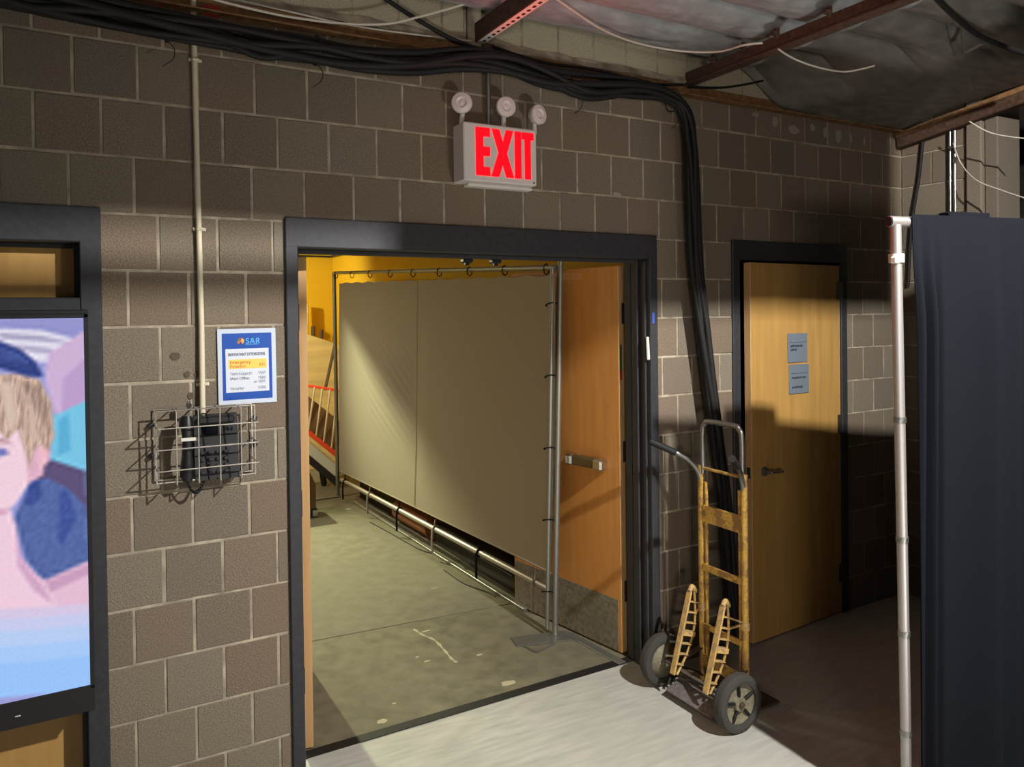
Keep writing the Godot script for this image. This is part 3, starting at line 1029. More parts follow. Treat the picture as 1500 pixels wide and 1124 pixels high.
	cord("white_cord", [fy(800, -12, 3.1), fy(835, 12, 3.1), fy(880, 42, 3.1), fy(930, 62, 3.1), fy(990, 74, 3.09), fy(1050, 76, 3.07), fy(1090, 66, 3.05), fy(1117, 63, 3.05)], 0.0048, pale, "white cord hanging in a loop below the flutes up to the rusty beam")
	cord("white_cord", [fy(1140, 72, 3.04), fy(1165, 87, 3.02), fy(1200, 99, 3.0), fy(1235, 105, 3.0), fy(1262, 101, 3.0), fy(1281, 96, 3.0)], 0.0045, pale, "loose white cord end right of the rusty beam")
	cord("white_cord", [xx(1420, 178, 3.9), xx(1452, 195, 3.9), xx(1500, 203, 3.9), xx(1530, 204, 3.9)], 0.004, pale, "white cord under the rust edge beam at the far right")
	cord("white_cord", [xx(1396, 210, 4.1), xx(1408, 240, 4.1), xx(1430, 264, 4.0), xx(1470, 280, 3.95), xx(1510, 293, 3.9)], 0.004, pale, "white cord drooping from the pair of bright conduits")

# ================================================================== things on the wall
func build_wall_things() -> void:
	# --- exit sign
	var zf := 0.115
	var tl := wz(679, 177, zf); var br := wz(787, 272.5, zf)
	var w := br.x - tl.x
	var h := tl.y - br.y
	var c := Vector3((tl.x + br.x) / 2, (tl.y + br.y) / 2, 0)
	var t := thing("exit_sign", "lit red exit sign with three emergency lamp heads above the double doorway", "exit sign", Vector3(c.x, c.y - h / 2, 0))
	var m := MB.new()
	m.box(Vector3(0, h / 2, zf / 2 + 0.003), Vector3(w, h, zf - 0.008), 0.005)
	obj("housing", m, tri_tex(mat("white_enamel", rgb(236, 230, 226), 0.5), tex["weave"], 3.0), t)
	m = MB.new()
	m.box(Vector3(0, h / 2, zf - 0.0022), Vector3(w - 0.012, h - 0.012, 0.002))
	var facem := mat("lit_sign_face", rgb(236, 230, 226), 0.5)
	facem.emission_enabled = true
	facem.emission = Color(1.0, 0.8, 0.8)
	facem.emission_energy_multiplier = 0.2
	obj("face_panel", m, facem, t)
	var red := glow("exit_glow", Color(1.0, 0.02, 0.09), 1.05)
	# letters traced on the face: x from 0 to 1 across the face, y from 0 at the top
	var P := func(x: float, y: float) -> Vector2: return Vector2((x - 0.5) * w, h - y * h)
	var U := func(u: float, v: float) -> Vector2:
		var p := wz(u, v, zf)
		return Vector2(p.x - c.x, p.y - (c.y - h / 2))
	var le := 0.155; var tp := 0.075; var bt := 0.90
	var letters := {
		"E": [[0.155, tp], [0.345, tp], [0.345, 0.225], [0.255, 0.225], [0.255, 0.40], [0.345, 0.40], [0.345, 0.56], [0.255, 0.56], [0.255, 0.75], [0.345, 0.75], [0.345, bt], [0.155, bt]],
		"X": [[0.37, tp], [0.475, tp], [0.52, 0.30], [0.565, tp], [0.665, tp], [0.575, 0.48], [0.67, bt], [0.565, bt], [0.515, 0.68], [0.465, bt], [0.36, bt], [0.46, 0.48]],
		"I": [[0.685, tp], [0.775, tp], [0.775, bt], [0.685, bt]],
		"T": [[0.785, tp], [0.955, tp], [0.955, 0.20], [0.91, 0.20], [0.91, bt], [0.825, bt], [0.825, 0.20], [0.785, 0.20]],
	}
	for k in letters:
		m = MB.new()
		var poly := []
		for q in letters[k]:
			poly.append(P.call(q[0], q[1]))
		m.prism(poly, Vector3(0, 0, zf - 0.0012), Vector3.RIGHT, Vector3.UP, Vector3(0, 0, 0.004))
		obj("letter", m, red, t)
	m = MB.new()
	m.lathe([[0.0, 0.003], [0.004, 0.002], [0.004, 0.0]], Vector3(w * 0.455, 0.012, zf - 0.002), Vector3.BACK, 10)
	obj("test_button", m, m_plastic, t)
	m = MB.new()
	m.box(Vector3(0.03, -0.006, 0.03), Vector3(w * 0.9, 0.014, 0.05), 0.003)
	obj("base_plate", m, m_white, t)
	var lens_glass := mat("frosted_lens", rgb(226, 212, 208), 0.35)
	for s in [[677, 152, -0.62, -0.04], [739, 158, -0.15, 0.0], [785, 169, 0.25, 0.05]]:
		var q := wz(s[0], s[1], zf * 0.62)
		var loc := q - t.position
		var dir := Vector3(s[2], s[3], 1.0).normalized()
		var head := Node3D.new()
		m = MB.new()
		m.lathe([[0.0, -0.036], [0.022, -0.032], [0.04, -0.01], [0.046, 0.01], [0.046, 0.022]], loc, dir, 24)
		var hd := obj("lamp_head", m, m_white, t)
		m = MB.new()
		m.lathe([[0.0455, 0.0215], [0.043, 0.026], [0.024, 0.03], [0.014, 0.024], [0.0, 0.031]], loc, dir, 24)
		obj("lens", m, lens_glass, hd)
		m = MB.new()
		m.tube([Vector3(loc.x, h - 0.004, loc.z - 0.012), loc - dir * 0.012 + Vector3(0, -0.03, 0)], 0.011, 10)
		obj("stem", m, m_white, t)
		head.free()
	# the sign lights what is round it
	var l := AreaLight3D.new()
	l.name = "exit_sign_light"
	l.area_size = Vector2(w * 0.8, h * 0.8)
	l.light_color = Color(1.0, 0.03, 0.1)
	l.light_energy = 0.5
	l.area_range = 20.0
	l.area_attenuation = 2.0
	l.shadow_enabled = true
	l.transform = Transform3D(Basis(Vector3.UP, PI), Vector3(c.x, c.y, zf + 0.006))
	l.basis = Basis()
	l.basis = Basis(Vector3.RIGHT, Vector3.UP, Vector3.BACK)
	l.rotate_y(PI)
	add_child(l)
	# --- cream conduit
	var a := wz(284, 56, 0.012); var b := wz(291, 330, 0.012); var d := wz(297, 610, 0.02)
	m = MB.new()
	m.tube([Vector3(wz(283, -20, 0.012).x, 3.14, 0.014), a, b, wz(295, 480, 0.012), d], 0.0105, 10)
	var cd := obj("cream_conduit", m, m_cream)
	tag(cd, "thin cream conduit running down the wall to the caged phone", "conduit")
	for s in [[286, 88], [292, 336], [297, 563]]:
		var q := wz(s[0], s[1], 0.006)
		m = MB.new()
		m.box(Vector3(q.x, q.y, 0.004), Vector3(0.046, 0.012, 0.004), 0.001)
		m.box(Vector3(q.x, q.y, 0.014), Vector3(0.026, 0.012, 0.024), 0.004)
		for sx in [-0.018, 0.018]:
			m.lathe([[0.0, 0.003], [0.003, 0.002], [0.003, 0.0]], Vector3(q.x + sx, q.y, 0.006), Vector3.BACK, 8)
		obj("strap", m, m_cream, cd)
	# --- notice
	build_notice()
	build_phone()

func text(parent: Node, called: String, s: String, size: float, at: Vector3, mt: Material, bold := true, left := true, squeeze := 1.0) -> void:
	var tm := TextMesh.new()
	var f := SystemFont.new()
	f.font_names = PackedStringArray(["Droid Sans"])
	f.font_weight = 700 if bold else 400
	tm.font = f
	tm.text = s
	tm.font_size = 32
	tm.pixel_size = size / 24.0
	tm.depth = 0.0006
	tm.horizontal_alignment = HORIZONTAL_ALIGNMENT_LEFT if left else HORIZONTAL_ALIGNMENT_RIGHT
	var o := MeshInstance3D.new()
	o.name = called
	o.mesh = tm
	o.material_override = mt
	o.position = at
	o.scale = Vector3(squeeze, 1, 1)
	parent.add_child(o, true)

func build_notice() -> void:
	var z := 0.006
	var tl := wz(317, 483, z); var br := wz(405, 589, z); var tr := wz(404, 480, z); var bl := wz(321, 594, z)
	var o := (tl + tr + bl + br) / 4.0
	var ex := ((tr + br) - (tl + bl)).normalized()
	var ey := Vector3.BACK.cross(ex).normalized()
	var w := (((tr + br) - (tl + bl)) / 2.0).length()
	var h := (((tl + tr) - (bl + br)) / 2.0).length()
	var t := thing("notice", "blue and white laminated notice with phone extensions beside the cream conduit", "notice", o - ey * h / 2)
	t.basis = Basis(ex, ey, Vector3.BACK)
	var m := MB.new()
	m.box(Vector3(0, h / 2, 0), Vector3(w, h, 0.002), 0.0005)
	obj("laminate", m, mat("laminate", rgb(205, 214, 228), 0.25), t)
	var blue := mat("notice_blue", rgb(24, 78, 168), 0.4)
	var paper := mat("notice_paper", rgb(214, 220, 230), 0.5)
	var ink := mat("notice_ink", rgb(70, 82, 104), 0.6)
	var rect := func(called: String, x0: float, x1: float, y0: float, y1: float, zz: float, mt: Material):
		var b := MB.new()
		b.box(Vector3((x0 + x1 - 1.0) / 2 * w, h - (y0 + y1) / 2 * h, zz), Vector3((x1 - x0) * w, (y1 - y0) * h, 0.0006))
		obj(called, b, mt, t)
	rect.call("blue_border", 0.075, 0.925, 0.06, 0.94, 0.0012, blue)
	rect.call("white_panel", 0.13, 0.87, 0.265, 0.84, 0.0018, paper)
	rect.call("yellow_band", 0.18, 0.83, 0.405, 0.53, 0.0024, mat("notice_yellow", rgb(236, 204, 96), 0.5))
	# round multicoloured emblem
	var cols := [rgb(232, 190, 60), rgb(190, 60, 60), rgb(60, 120, 60), rgb(200, 110, 60), rgb(60, 60, 110), rgb(230, 150, 90)]
	for i in 6:
		m = MB.new()
		var poly := [Vector2.ZERO]
		for k in 5:
			var a := TAU * (i + k / 4.0) / 6.0
			poly.append(Vector2(cos(a), sin(a)) * w * 0.06)
		m.prism(poly, Vector3(-0.11 * w, h * 0.835, 0.0015), Vector3.RIGHT, Vector3.UP, Vector3(0, 0, 0.0006))
		obj("emblem_piece", m, mat("emblem", cols[i], 0.5), t)
	var X := func(x: float, y: float) -> Vector3: return Vector3((x - 0.5) * w, h - y * h, 0.0026)
	text(t, "lettering", "SAR", w * 0.105, X.call(0.47, 0.165), mat("notice_sky", rgb(90, 170, 226), 0.5))
	rect.call("emblem_rule", 0.47, 0.70, 0.205, 0.213, 0.0024, mat("notice_sky2", rgb(90, 170, 226), 0.5))
	text(t, "lettering", "IMPORTANT EXTENSIONS", w * 0.055, X.call(0.17, 0.34), ink, true, true, 0.72)
	var warn := mat("notice_red", rgb(206, 92, 40), 0.6)
	text(t, "lettering", "Emergency", w * 0.05, X.call(0.2, 0.445), warn)
	text(t, "lettering", "Exterior:", w * 0.05, X.call(0.2, 0.498), warn)
	text(t, "lettering", "911", w * 0.046, X.call(0.80, 0.485), warn, true, false)
	for r in [["Tech Support:", "1507", 0.595], ["Main Office:", "1500", 0.66], ["", "or 1501", 0.71], ["Security:", "5200", 0.79]]:
		if r[0]:
			text(t, "lettering", r[0], w * 0.046, X.call(0.2, r[2]), ink, false)
		text(t, "lettering", r[1], w * 0.046, X.call(0.81, r[2]), ink, false, false)

func build_phone() -> void:
	# desk phone on its wall plate
	var zp := 0.05
	var tl := wz(258, 612, zp); var br := wz(349, 697, zp)
	var w := br.x - tl.x
	var h := tl.y - br.y
	var base := Vector3((tl.x + br.x) / 2, br.y, 0)
	var t := thing("wall_phone", "black push-button phone on the wall inside the wire cage", "phone", base)
	var m := MB.new()
	m.prism([Vector2(0, 0.012), Vector2(0, 0.075), Vector2(h * 0.55, 0.055), Vector2(h, 0.045), Vector2(h, 0.012)], Vector3(-w * 0.22, 0, 0), Vector3.UP, Vector3.BACK, Vector3(w * 0.72, 0, 0))
	obj("body", m, m_plastic, t)
	m = MB.new()
	m.box(Vector3(w * 0.14, h * 0.93, 0.047), Vector3(w * 0.6, h * 0.12, 0.05), 0.006)
	obj("top_hood", m, m_plastic, t)
	m = MB.new()
	m.box(Vector3(w * 0.05, h * 0.78, 0.06), Vector3(w * 0.24, h * 0.16, 0.006), 0.002)
	obj("display", m, mat("phone_display", rgb(14, 16, 20), 0.15), t)
	var key := mat("phone_key", rgb(52, 52, 56), 0.5)
	for r in 4:
		for k in 4:
			m = MB.new()
			m.box(Vector3(-w * 0.1 + k * w * 0.13, h * 0.42 - r * h * 0.1, 0.066 + r * 0.003), Vector3(w * 0.085, h * 0.055, 0.012), 0.003)
			obj("key", m, key, t)
	for k in 3:
		m = MB.new()
		m.box(Vector3(w * 0.3 + k * w * 0.06, h * 0.78, 0.058), Vector3(w * 0.04, h * 0.05, 0.008), 0.002)
		obj("key", m, key, t)
	m = MB.new()
	var hs := []
	for i in 9:
		var k := i / 8.0
		hs.append(Vector3(-w * 0.35, h * (0.04 + 0.98 * k), 0.078 + 0.018 * sin(k * PI)))
	m.tube(hs, [0.018, 0.022, 0.019, 0.016, 0.015, 0.016, 0.019, 0.022, 0.018], 12)
	m.box(Vector3(-w * 0.35, h * 0.9, 0.07), Vector3(w * 0.22, h * 0.2, 0.04), 0.012)
	m.box(Vector3(-w * 0.35, h * 0.14, 0.07), Vector3(w * 0.22, h * 0.2, 0.04), 0.012)
	obj("handset", m, m_plastic, t)
	m = MB.new()
	m.box(Vector3(-w * 0.33, h * 0.69, 0.117), Vector3(w * 0.26, h * 0.05, 0.003))
	tag(obj("name_strip", m, m_white, t), "white paper strip")
	m = MB.new()
	var cp := []
	for i in 60:
		var k := i / 59.0
		var q := Vector3(-w * 0.36, h * 0.04, 0.07).cubic_interpolate(Vector3(-w * 0.06, h * 0.02, 0.06), Vector3(-w * 0.5, 0.16, 0.07), Vector3(w * 0.1, 0.18, 0.06), k)
		q.y = h * 0.04 - sin(k * PI) * h * 0.22
		cp.append(q + Vector3(cos(i * 1.6), sin(i * 1.6), sin(i * 1.6 + 1.0)) * 0.004)
	m.tube(cp, 0.0032, 5)
	obj("coil_cord", m, m_plastic, t)
	# wire cage over it
	var zc := 0.125
	var cl := wz(231, 660, zc).x; var cr := wz(378, 655, zc).x
	var ct := wz(300, 601, zc).y; var cb := wz(300, 706, zc).y
	var g := thing("wire_cage", "welded wire guard cage over the wall phone", "wire cage", Vector3((cl + cr) / 2, cb, 0))
	var hw := (cr - cl) / 2
	var ch := ct - cb
	var wire := func(pts: Array, r := 0.0026):
		var b := MB.new()
		b.tube(pts, r, 6)
		obj("wire", b, m_wire, g)
	# front grid
	for k in 4:
		var x := -hw + (0.18 + 0.215 * k) * 2 * hw
		wire.call([Vector3(x, ch, zc), Vector3(x, 0, zc)])
		wire.call([Vector3(x, ch, zc), Vector3(x, ch, 0.006)])
		wire.call([Vector3(x, 0, zc), Vector3(x, 0, 0.006)])
	for k in 3:
		var y := ch * (0.2 + 0.29 * k)
		wire.call([Vector3(-hw, y, zc + 0.004), Vector3(hw, y, zc + 0.004)])
		wire.call([Vector3(-hw, y, zc + 0.004), Vector3(-hw, y, 0.006)])
		wire.call([Vector3(hw, y, zc + 0.004), Vector3(hw, y, 0.006)])
	# rims
	for zz in [0.012, 0.07]:
		var rr := 0.0034
		wire.call([Vector3(-hw, 0, zz), Vector3(-hw, ch, zz), Vector3(hw, ch, zz), Vector3(hw, 0, zz), Vector3(-hw, 0, zz)], rr)
	for s in [[-1, 0.78], [-1, 0.35], [1, 0.78], [1, 0.4]]:
		m = MB.new()
		m.lathe([[0.0, 0.02], [0.009, 0.018], [0.011, 0.0], [0.0, 0.0]], Vector3(s[0] * (hw + 0.012), ch * s[1], 0.002), Vector3.BACK, 12)
		obj("fixing_bolt", m, m_plastic, g)
	m = MB.new()
	m.box(Vector3(-hw * 0.35, ch + 0.014, 0.07), Vector3(0.018, 0.02, 0.012), 0.003)
	m.tube([Vector3(-hw * 0.35 - 0.008, ch + 0.02, 0.07), Vector3(-hw * 0.35, ch + 0.036, 0.07), Vector3(-hw * 0.35 + 0.008, ch + 0.02, 0.07)], 0.003, 6)
	obj("clip", m, m_chrome, g)

# ================================================================== the wall display
func build_display() -> void:
	var zs := 0.062
	var tr := wz(121.5, 466, zs); var br := wz(133, 1003, zs)
	var xr := (tr.x + br.x) / 2
	var sw := 0.685
	var sh := tr.y - br.y
	var t := thing("display_screen", "tall black framed display showing a boy in a blue cap, before a doorway", "display", Vector3(xr - sw / 2, br.y, 0))
	var m := MB.new()
	var bz := 0.014
	m.box(Vector3(0, sh / 2 - 0.03, zs / 2 - 0.002), Vector3(sw + 2 * bz, sh + 0.03 + 2 * bz + 0.06, zs - 0.012), 0.004)
	obj("housing", m, m_plastic, t)
	for s in [[-sw / 2 - bz / 2, bz], [sw / 2 + bz / 2, bz]]:
		m = MB.new()
		m.box(Vector3(s[0], sh / 2, zs), Vector3(s[1], sh + 2 * bz, 0.008), 0.002)
		obj("bezel", m, m_plastic, t)
	for s in [[sh + bz / 2, bz], [-0.045, 0.09]]:
		m = MB.new()
		m.box(Vector3(0, s[0], zs), Vector3(sw + 2 * bz, s[1], 0.008), 0.002)
		obj("bezel", m, m_plastic, t)
	m = MB.new()
	m.box(Vector3(sw * 0.5 - 0.21, -0.05, zs + 0.0045), Vector3(0.016, 0.004, 0.001))
	obj("maker_mark", m, m_white, t)
	# picture on the screen, drawn from outlines measured on the display's own face
	var W := 300
	var H := int(W * sh / sw)
	var im := Image.create(W, H, false, Image.FORMAT_RGB8)
	var UVP := func(u: float, v: float) -> Vector2:
		var p := wz(u, v, zs)
		return Vector2((p.x - (xr - sw)) / sw * W, (tr.y - p.y) / sh * H)
	for y in H:
		for x in W:
			im.set_pixel(x, y, Color(0.62, 0.62, 0.84))
	var shapes := [
		[[[-80, 455], [140, 455], [140, 520], [-80, 520]], rgb(150, 150, 205)],
		[[[-80, 478], [60, 484], [125, 500], [128, 545], [60, 530], [-80, 520]], rgb(222, 218, 235)],
		[[[0, 488], [60, 492], [112, 504], [60, 500], [0, 496]], rgb(172, 166, 196)],
		[[[0, 503], [70, 510], [100, 520], [60, 517], [0, 511]], rgb(180, 172, 200)],
		[[[70, 520], [130, 480], [130, 610], [82, 606], [66, 560]], rgb(206, 178, 214)],
		[[[92, 555], [130, 520], [130, 590], [90, 618]], rgb(190, 160, 205)],
		[[[78, 610], [130, 585], [130, 720], [74, 690]], rgb(122, 196, 228)],
		[[[86, 616], [100, 605], [104, 660], [84, 668]], rgb(96, 176, 216)],
		[[[52, 690], [70, 672], [125, 690], [128, 760], [60, 730]], rgb(96, 84, 122)],
		# shirt
		[[[20, 760], [44, 706], [70, 700], [100, 716], [126, 742], [129, 826], [64, 852], [38, 820]], rgb(88, 106, 164)],
		[[[44, 706], [58, 703], [62, 728], [46, 742], [36, 738]], rgb(66, 82, 148)],
		[[[88, 720], [100, 718], [112, 760], [92, 800], [84, 790]], rgb(70, 88, 156)],
		# forearm on the table and sleeve edge
		[[[20, 820], [66, 850], [129, 822], [131, 905], [60, 912], [10, 900]], rgb(228, 190, 212)],
		[[[66, 852], [129, 826], [130, 842], [74, 868]], rgb(204, 160, 192)],
		# face and neck
		[[[-80, 560], [40, 545], [66, 640], [62, 690], [44, 706], [20, 742], [-80, 760]], rgb(240, 208, 222)],
		[[[38, 668], [64, 650], [64, 696], [42, 708]], rgb(222, 176, 196)],
		[[[60, 640], [74, 650], [72, 676], [60, 688], [54, 672]], rgb(236, 186, 200)],
		# raised fist and forearm
		[[[-80, 742], [14, 744], [24, 770], [30, 815], [66, 856], [84, 888], [60, 912], [-80, 912]], rgb(238, 204, 222)],
		[[[22, 775], [32, 818], [64, 858], [78, 886], [50, 866], [26, 830]], rgb(212, 170, 200)],
		[[[-80, 746], [12, 746], [8, 754], [-80, 760]], rgb(214, 168, 190)],
		# hair
		[[[-80, 548], [20, 548], [58, 556], [76, 590], [80, 640], [70, 664], [60, 650], [48, 664], [44, 690], [36, 660], [26, 628], [10, 646], [0, 632], [-20, 650], [-80, 640]], rgb(192, 164, 150)],
		[[[30, 560], [58, 566], [70, 600], [72, 640], [62, 620], [50, 590]], rgb(166, 140, 128)],
		[[[0, 560], [16, 562], [26, 610], [14, 640], [6, 600]], rgb(212, 188, 172)],
		[[[40, 590], [46, 592], [56, 640], [50, 656], [44, 630]], rgb(208, 182, 166)],
		# cap
		[[[-80, 480], [0, 500], [30, 512], [52, 530], [64, 552], [40, 552], [0, 540], [-80, 530]], rgb(58, 72, 134)],
		[[[0, 508], [26, 516], [48, 532], [20, 530], [0, 524]], rgb(70, 86, 150)],
		# eye and brow
		[[[-20, 655], [8, 657], [14, 665], [2, 669], [-20, 668]], rgb(130, 130, 190)],
		[[[-20, 640], [10, 644], [20, 652], [8, 650], [-20, 648]], rgb(196, 158, 166)],
		# papers under the arm, table glow
				[[[-80, 896], [60, 890], [132, 884], [140, 1010], [-80, 1030]], rgb(214, 200, 230)],
		[[[-80, 912], [60, 904], [132, 898], [140, 1010], [-80, 1030]], rgb(200, 204, 238)],
		[[[-80, 930], [60, 922], [132, 914], [140, 1010], [-80, 1030]], rgb(184, 206, 244)],
		[[[-80, 952], [60, 944], [132, 936], [140, 1010], [-80, 1030]], rgb(168, 202, 248)],
		[[[-80, 978], [60, 968], [132, 960], [140, 1010], [-80, 1030]], rgb(154, 196, 250)],
	]
	for s in shapes:
		var poly := PackedVector2Array()
		for q in s[0]:
			poly.append(UVP.call(q[0], q[1]))
		var bb := Rect2(poly[0], Vector2.ZERO)
		for q in poly:
			bb = bb.expand(q)
		for y in range(maxi(0, int(bb.position.y)), mini(H, int(bb.end.y) + 1)):
			for x in range(maxi(0, int(bb.position.x)), mini(W, int(bb.end.x) + 1)):
				if Geometry2D.is_point_in_polygon(Vector2(x + 0.5, y + 0.5), poly):
					im.set_pixel(x, y, s[1])
	# soften, then add hair, cloth and skin grain
	im.resize(W / 5, H / 5, Image.INTERPOLATE_LANCZOS)
	im.resize(W * 2, H * 2, Image.INTERPOLATE_CUBIC)
	var fn := FastNoiseLite.new()
	fn.seed = 5
	fn.frequency = 0.03
	for y in H * 2:
		for x in W * 2:
			var cc := im.get_pixel(x, y)
			var warm := 1.0 if cc.r > cc.b * 1.09 and cc.r < 0.79 else 0.0
			var shirt := 1.0 if cc.b > cc.r * 1.45 and cc.g < 0.5 else 0.0
			var k := 1.0 + 0.1 * shirt * fn.get_noise_2d(x * 1.3 + y * 0.5, y * 1.1) + 0.3 * warm * fn.get_noise_2d(x * 2.2 + y * 0.25, y * 0.35) + 0.03 * fn.get_noise_2d(x * 4.0, y * 4.0)
			im.set_pixel(x, y, Color(cc.r * k, cc.g * k, cc.b * k))
	var pt := ImageTexture.create_from_image(im)
	var q := QuadMesh.new()
	q.size = Vector2(sw, sh)
	var pm := mat("display_picture", Color.BLACK, 0.9)
	pm.metallic_specular = 0.1
	pm.emission_enabled = true
	pm.emission_texture = pt
	pm.emission = Color.WHITE
	pm.emission_operator = BaseMaterial3D.EMISSION_OP_MULTIPLY
	pm.emission_energy_multiplier = 0.95
	obj("picture", q, pm, t, Vector3(0, sh / 2, zs + 0.001))
	var l := AreaLight3D.new()
	l.name = "display_light"
	l.area_size = Vector2(sw * 0.95, sh * 0.95)
	l.light_color = Color(0.8, 0.8, 1.0)
	l.light_energy = 0.06
	l.area_range = 20.0
	l.area_attenuation = 2.0
	l.shadow_enabled = true
	l.transform = Transform3D(Basis(Vector3.UP, PI), Vector3(xr - sw / 2, br.y + sh / 2, zs + 0.008))
	add_child(l)

# ================================================================== hand truck
func build_hand_truck() -> void:
	var t := thing("hand_truck", "worn yellow hand truck with stair skids standing by the door frame", "hand truck", Vector3(2.1, 0, 0.39))
	t.position = Vector3(2.1, 0, 0.39)
	var o := -t.position
	var P := func(x: float, y: float, z: float) -> Vector3: return Vector3(x, y, z) + o
	var zn := 0.53; var zfar := 0.25; var xr := 2.17
	var m := MB.new()
	for z in [zfar, zn]:
		m = MB.new()
		m.tube([P.call(xr, 0.03, z), P.call(xr, 0.6, z), P.call(xr, 1.1, z)], 0.0165, 12)
		obj("rail", m, m_truck, t)
		# the second, thinner rail of the doubled frame
		m = MB.new()
		var iz: float = 0.03 if z < 0.4 else -0.03
		m.tube([P.call(xr + 0.004, 0.1, z + iz), P.call(xr + 0.004, 1.02, z + iz)], 0.010, 10)
		obj("inner_rail", m, m_truck, t)
	# loop handle
	m = MB.new()
	m.tube(curve([P.call(xr, 1.06, zfar + 0.012), P.call(xr, 1.26, zfar + 0.012), P.call(xr, 1.305, zfar + 0.03), P.call(xr, 1.318, zfar + 0.06), P.call(xr, 1.318, zn - 0.06), P.call(xr, 1.305, zn - 0.03), P.call(xr, 1.26, zn - 0.012), P.call(xr, 1.06, zn - 0.012)]), 0.0125, 10)
	obj("loop_handle", m, m_steel, t)
	m = MB.new()
	m.tube([P.call(xr, 1.085, zfar), P.call(xr, 1.085, zn)], 0.008, 8)
	obj("loop_brace", m, m_truck, t)
	# cross bars
	for s in [[0.865, 0.085, 0.01], [0.6, 0.035, 0.012], [0.31, 0.03, 0.012], [0.14, 0.06, 0.01]]:
		m = MB.new()
		m.box(P.call(xr - 0.006, s[0], (zn + zfar) / 2), Vector3(s[2], s[1], zn - zfar), 0.003)
		obj("cross_bar", m, m_truck, t)
	# grips
	for s in [[zfar, -1], [zn, 1]]:
		var z: float = s[0]
		var k: float = s[1]
		var pts := [P.call(xr, 0.92, z), P.call(xr - 0.005, 1.03, z), P.call(xr - 0.035, 1.1, z + k * 0.015), P.call(xr - 0.09, 1.15, z + k * 0.05), P.call(xr - 0.2, 1.21, z + k * 0.125)]
		var c := curve(pts, 6)
		m = MB.new()
		m.tube(c, 0.0125, 10)
		obj("handle_arm", m, m_steel, t)
		m = MB.new()
		var e0: Vector3 = c[c.size() - 6]
		var e1: Vector3 = c[c.size() - 1]
		m.tube([e0, e0.lerp(e1, 0.5), e1 + (e1 - e0) * 0.12], 0.0165, 12)
		obj("grip", m, m_rubber, t)
	# stair skids: channel rails with rungs
	for z in [0.27, 0.49]:
		var top: Vector3 = P.call(2.07, 0.5, z)
		var bot: Vector3 = P.call(1.955, 0.12, z)
		var d := (bot - top).normalized()
		var side := Vector3(0, 0, 1)
		var back := Vector3(d.y, -d.x, 0) * -1.0
		if back.x < 0: back = -back
		m = MB.new()
		m.bar(top, bot, 0.034, 0.01, 0.003, back)
		var sk := obj("stair_skid", m, m_skid, t)
		m = MB.new()
		var arcp := []
		for i in 9:
			var k := i / 8.0
			arcp.append(top.lerp(bot, k) + back * (0.03 + 0.05 * sin(k * PI) * 1.0))
		m.tube(arcp, 0.006, 6)
		obj("back_rod", m, m_skid, sk)
		m = MB.new()
		m.tube(curve([top, top + Vector3(0.015, 0.018, 0), arcp[0] + Vector3(0.004, 0.006, 0), arcp[0]]), 0.012, 8)
		obj("nose", m, m_skid, sk)
		for i in range(1, 8):
			var k := i / 8.0
			m = MB.new()
			m.bar(top.lerp(bot, k), arcp[i], 0.026 if i != 4 else 0.03, 0.004 if i != 4 else 0.022, 0.0, d)
			obj("rung", m, m_skid, sk)
		m = MB.new()
		m.bar(arcp[1], P.call(xr, arcp[1].y - o.y - 0.03, zfar if z < 0.4 else zn), 0.012, 0.006)
		m.bar(arcp[2], P.call(xr, arcp[2].y - o.y + 0.02, zfar if z < 0.4 else zn), 0.012, 0.006)
		obj("skid_brace", m, m_skid, sk)
		m = MB.new()
		var zz := zfar if z < 0.4 else zn
		m.lathe([[0.0165, -0.02], [0.021, -0.02], [0.021, 0.02], [0.0165, 0.02]], P.call(xr, 0.4, zz), Vector3.UP, 14)
		obj("rail_clamp", m, m_skid, sk)
	# axle, wheels
	m = MB.new()
	m.tube([P.call(2.012, 0.127, 0.11), P.call(2.012, 0.127, 0.66)], 0.009, 10)
	obj("axle", m, m_steel, t)
	for z in [0.2, 0.56]:
		m = MB.new()
		m.bar(P.call(2.012, 0.127, z), P.call(xr, 0.2, zfar if z < 0.4 else zn), 0.03, 0.008)
		m.bar(P.call(2.012, 0.127, z), P.call(xr, 0.06, zfar if z < 0.4 else zn), 0.03, 0.008)
		obj("axle_bracket", m, m_rust, t)
	for s in [[0.13, -1.0], [0.63, 1.0]]:
		var z: float = s[0]
		var at: Vector3 = P.call(2.012, 0.127, z)
		var ax := Vector3(0, 0, s[1])
		m = MB.new()
		m.lathe([[0.088, -0.028], [0.104, -0.03], [0.121, -0.026], [0.127, -0.014], [0.127, 0.014], [0.121, 0.026], [0.104, 0.03], [0.088, 0.026], [0.085, 0.0], [0.088, -0.028]], at, ax, 36)
		var wh := obj("wheel", m, m_rubber_worn(), t)
		m = MB.new()
		m.lathe([[0.088, -0.02], [0.088, 0.016], [0.07, 0.008], [0.035, 0.006], [0.03, 0.022], [0.0, 0.024]], at, ax, 30)
		m.lathe([[0.0, -0.02], [0.088, -0.02]], at, ax, 30)
		obj("hub", m, tri_tex(mat("hub_grey", rgb(150, 142, 116), 0.7), tex["blot"], 6.0), wh)
		m = MB.new()
		for k in 5:
			var a := TAU * k / 5.0 + 0.4
			var dd := Vector3(cos(a), sin(a), 0)
			m.bar(at + dd * 0.024 + ax * 0.012, at + dd * 0.084 + ax * 0.014, 0.012, 0.014, 0.002, Vector3(0, 0, 1))
		obj("hub_spokes", m, m_rubber, wh)
		m = MB.new()
		m.lathe([[0.014, 0.02], [0.014, 0.032], [0.009, 0.036], [0.0, 0.036]], at, ax, 12)
		obj("axle_cap", m, m_rust, wh)
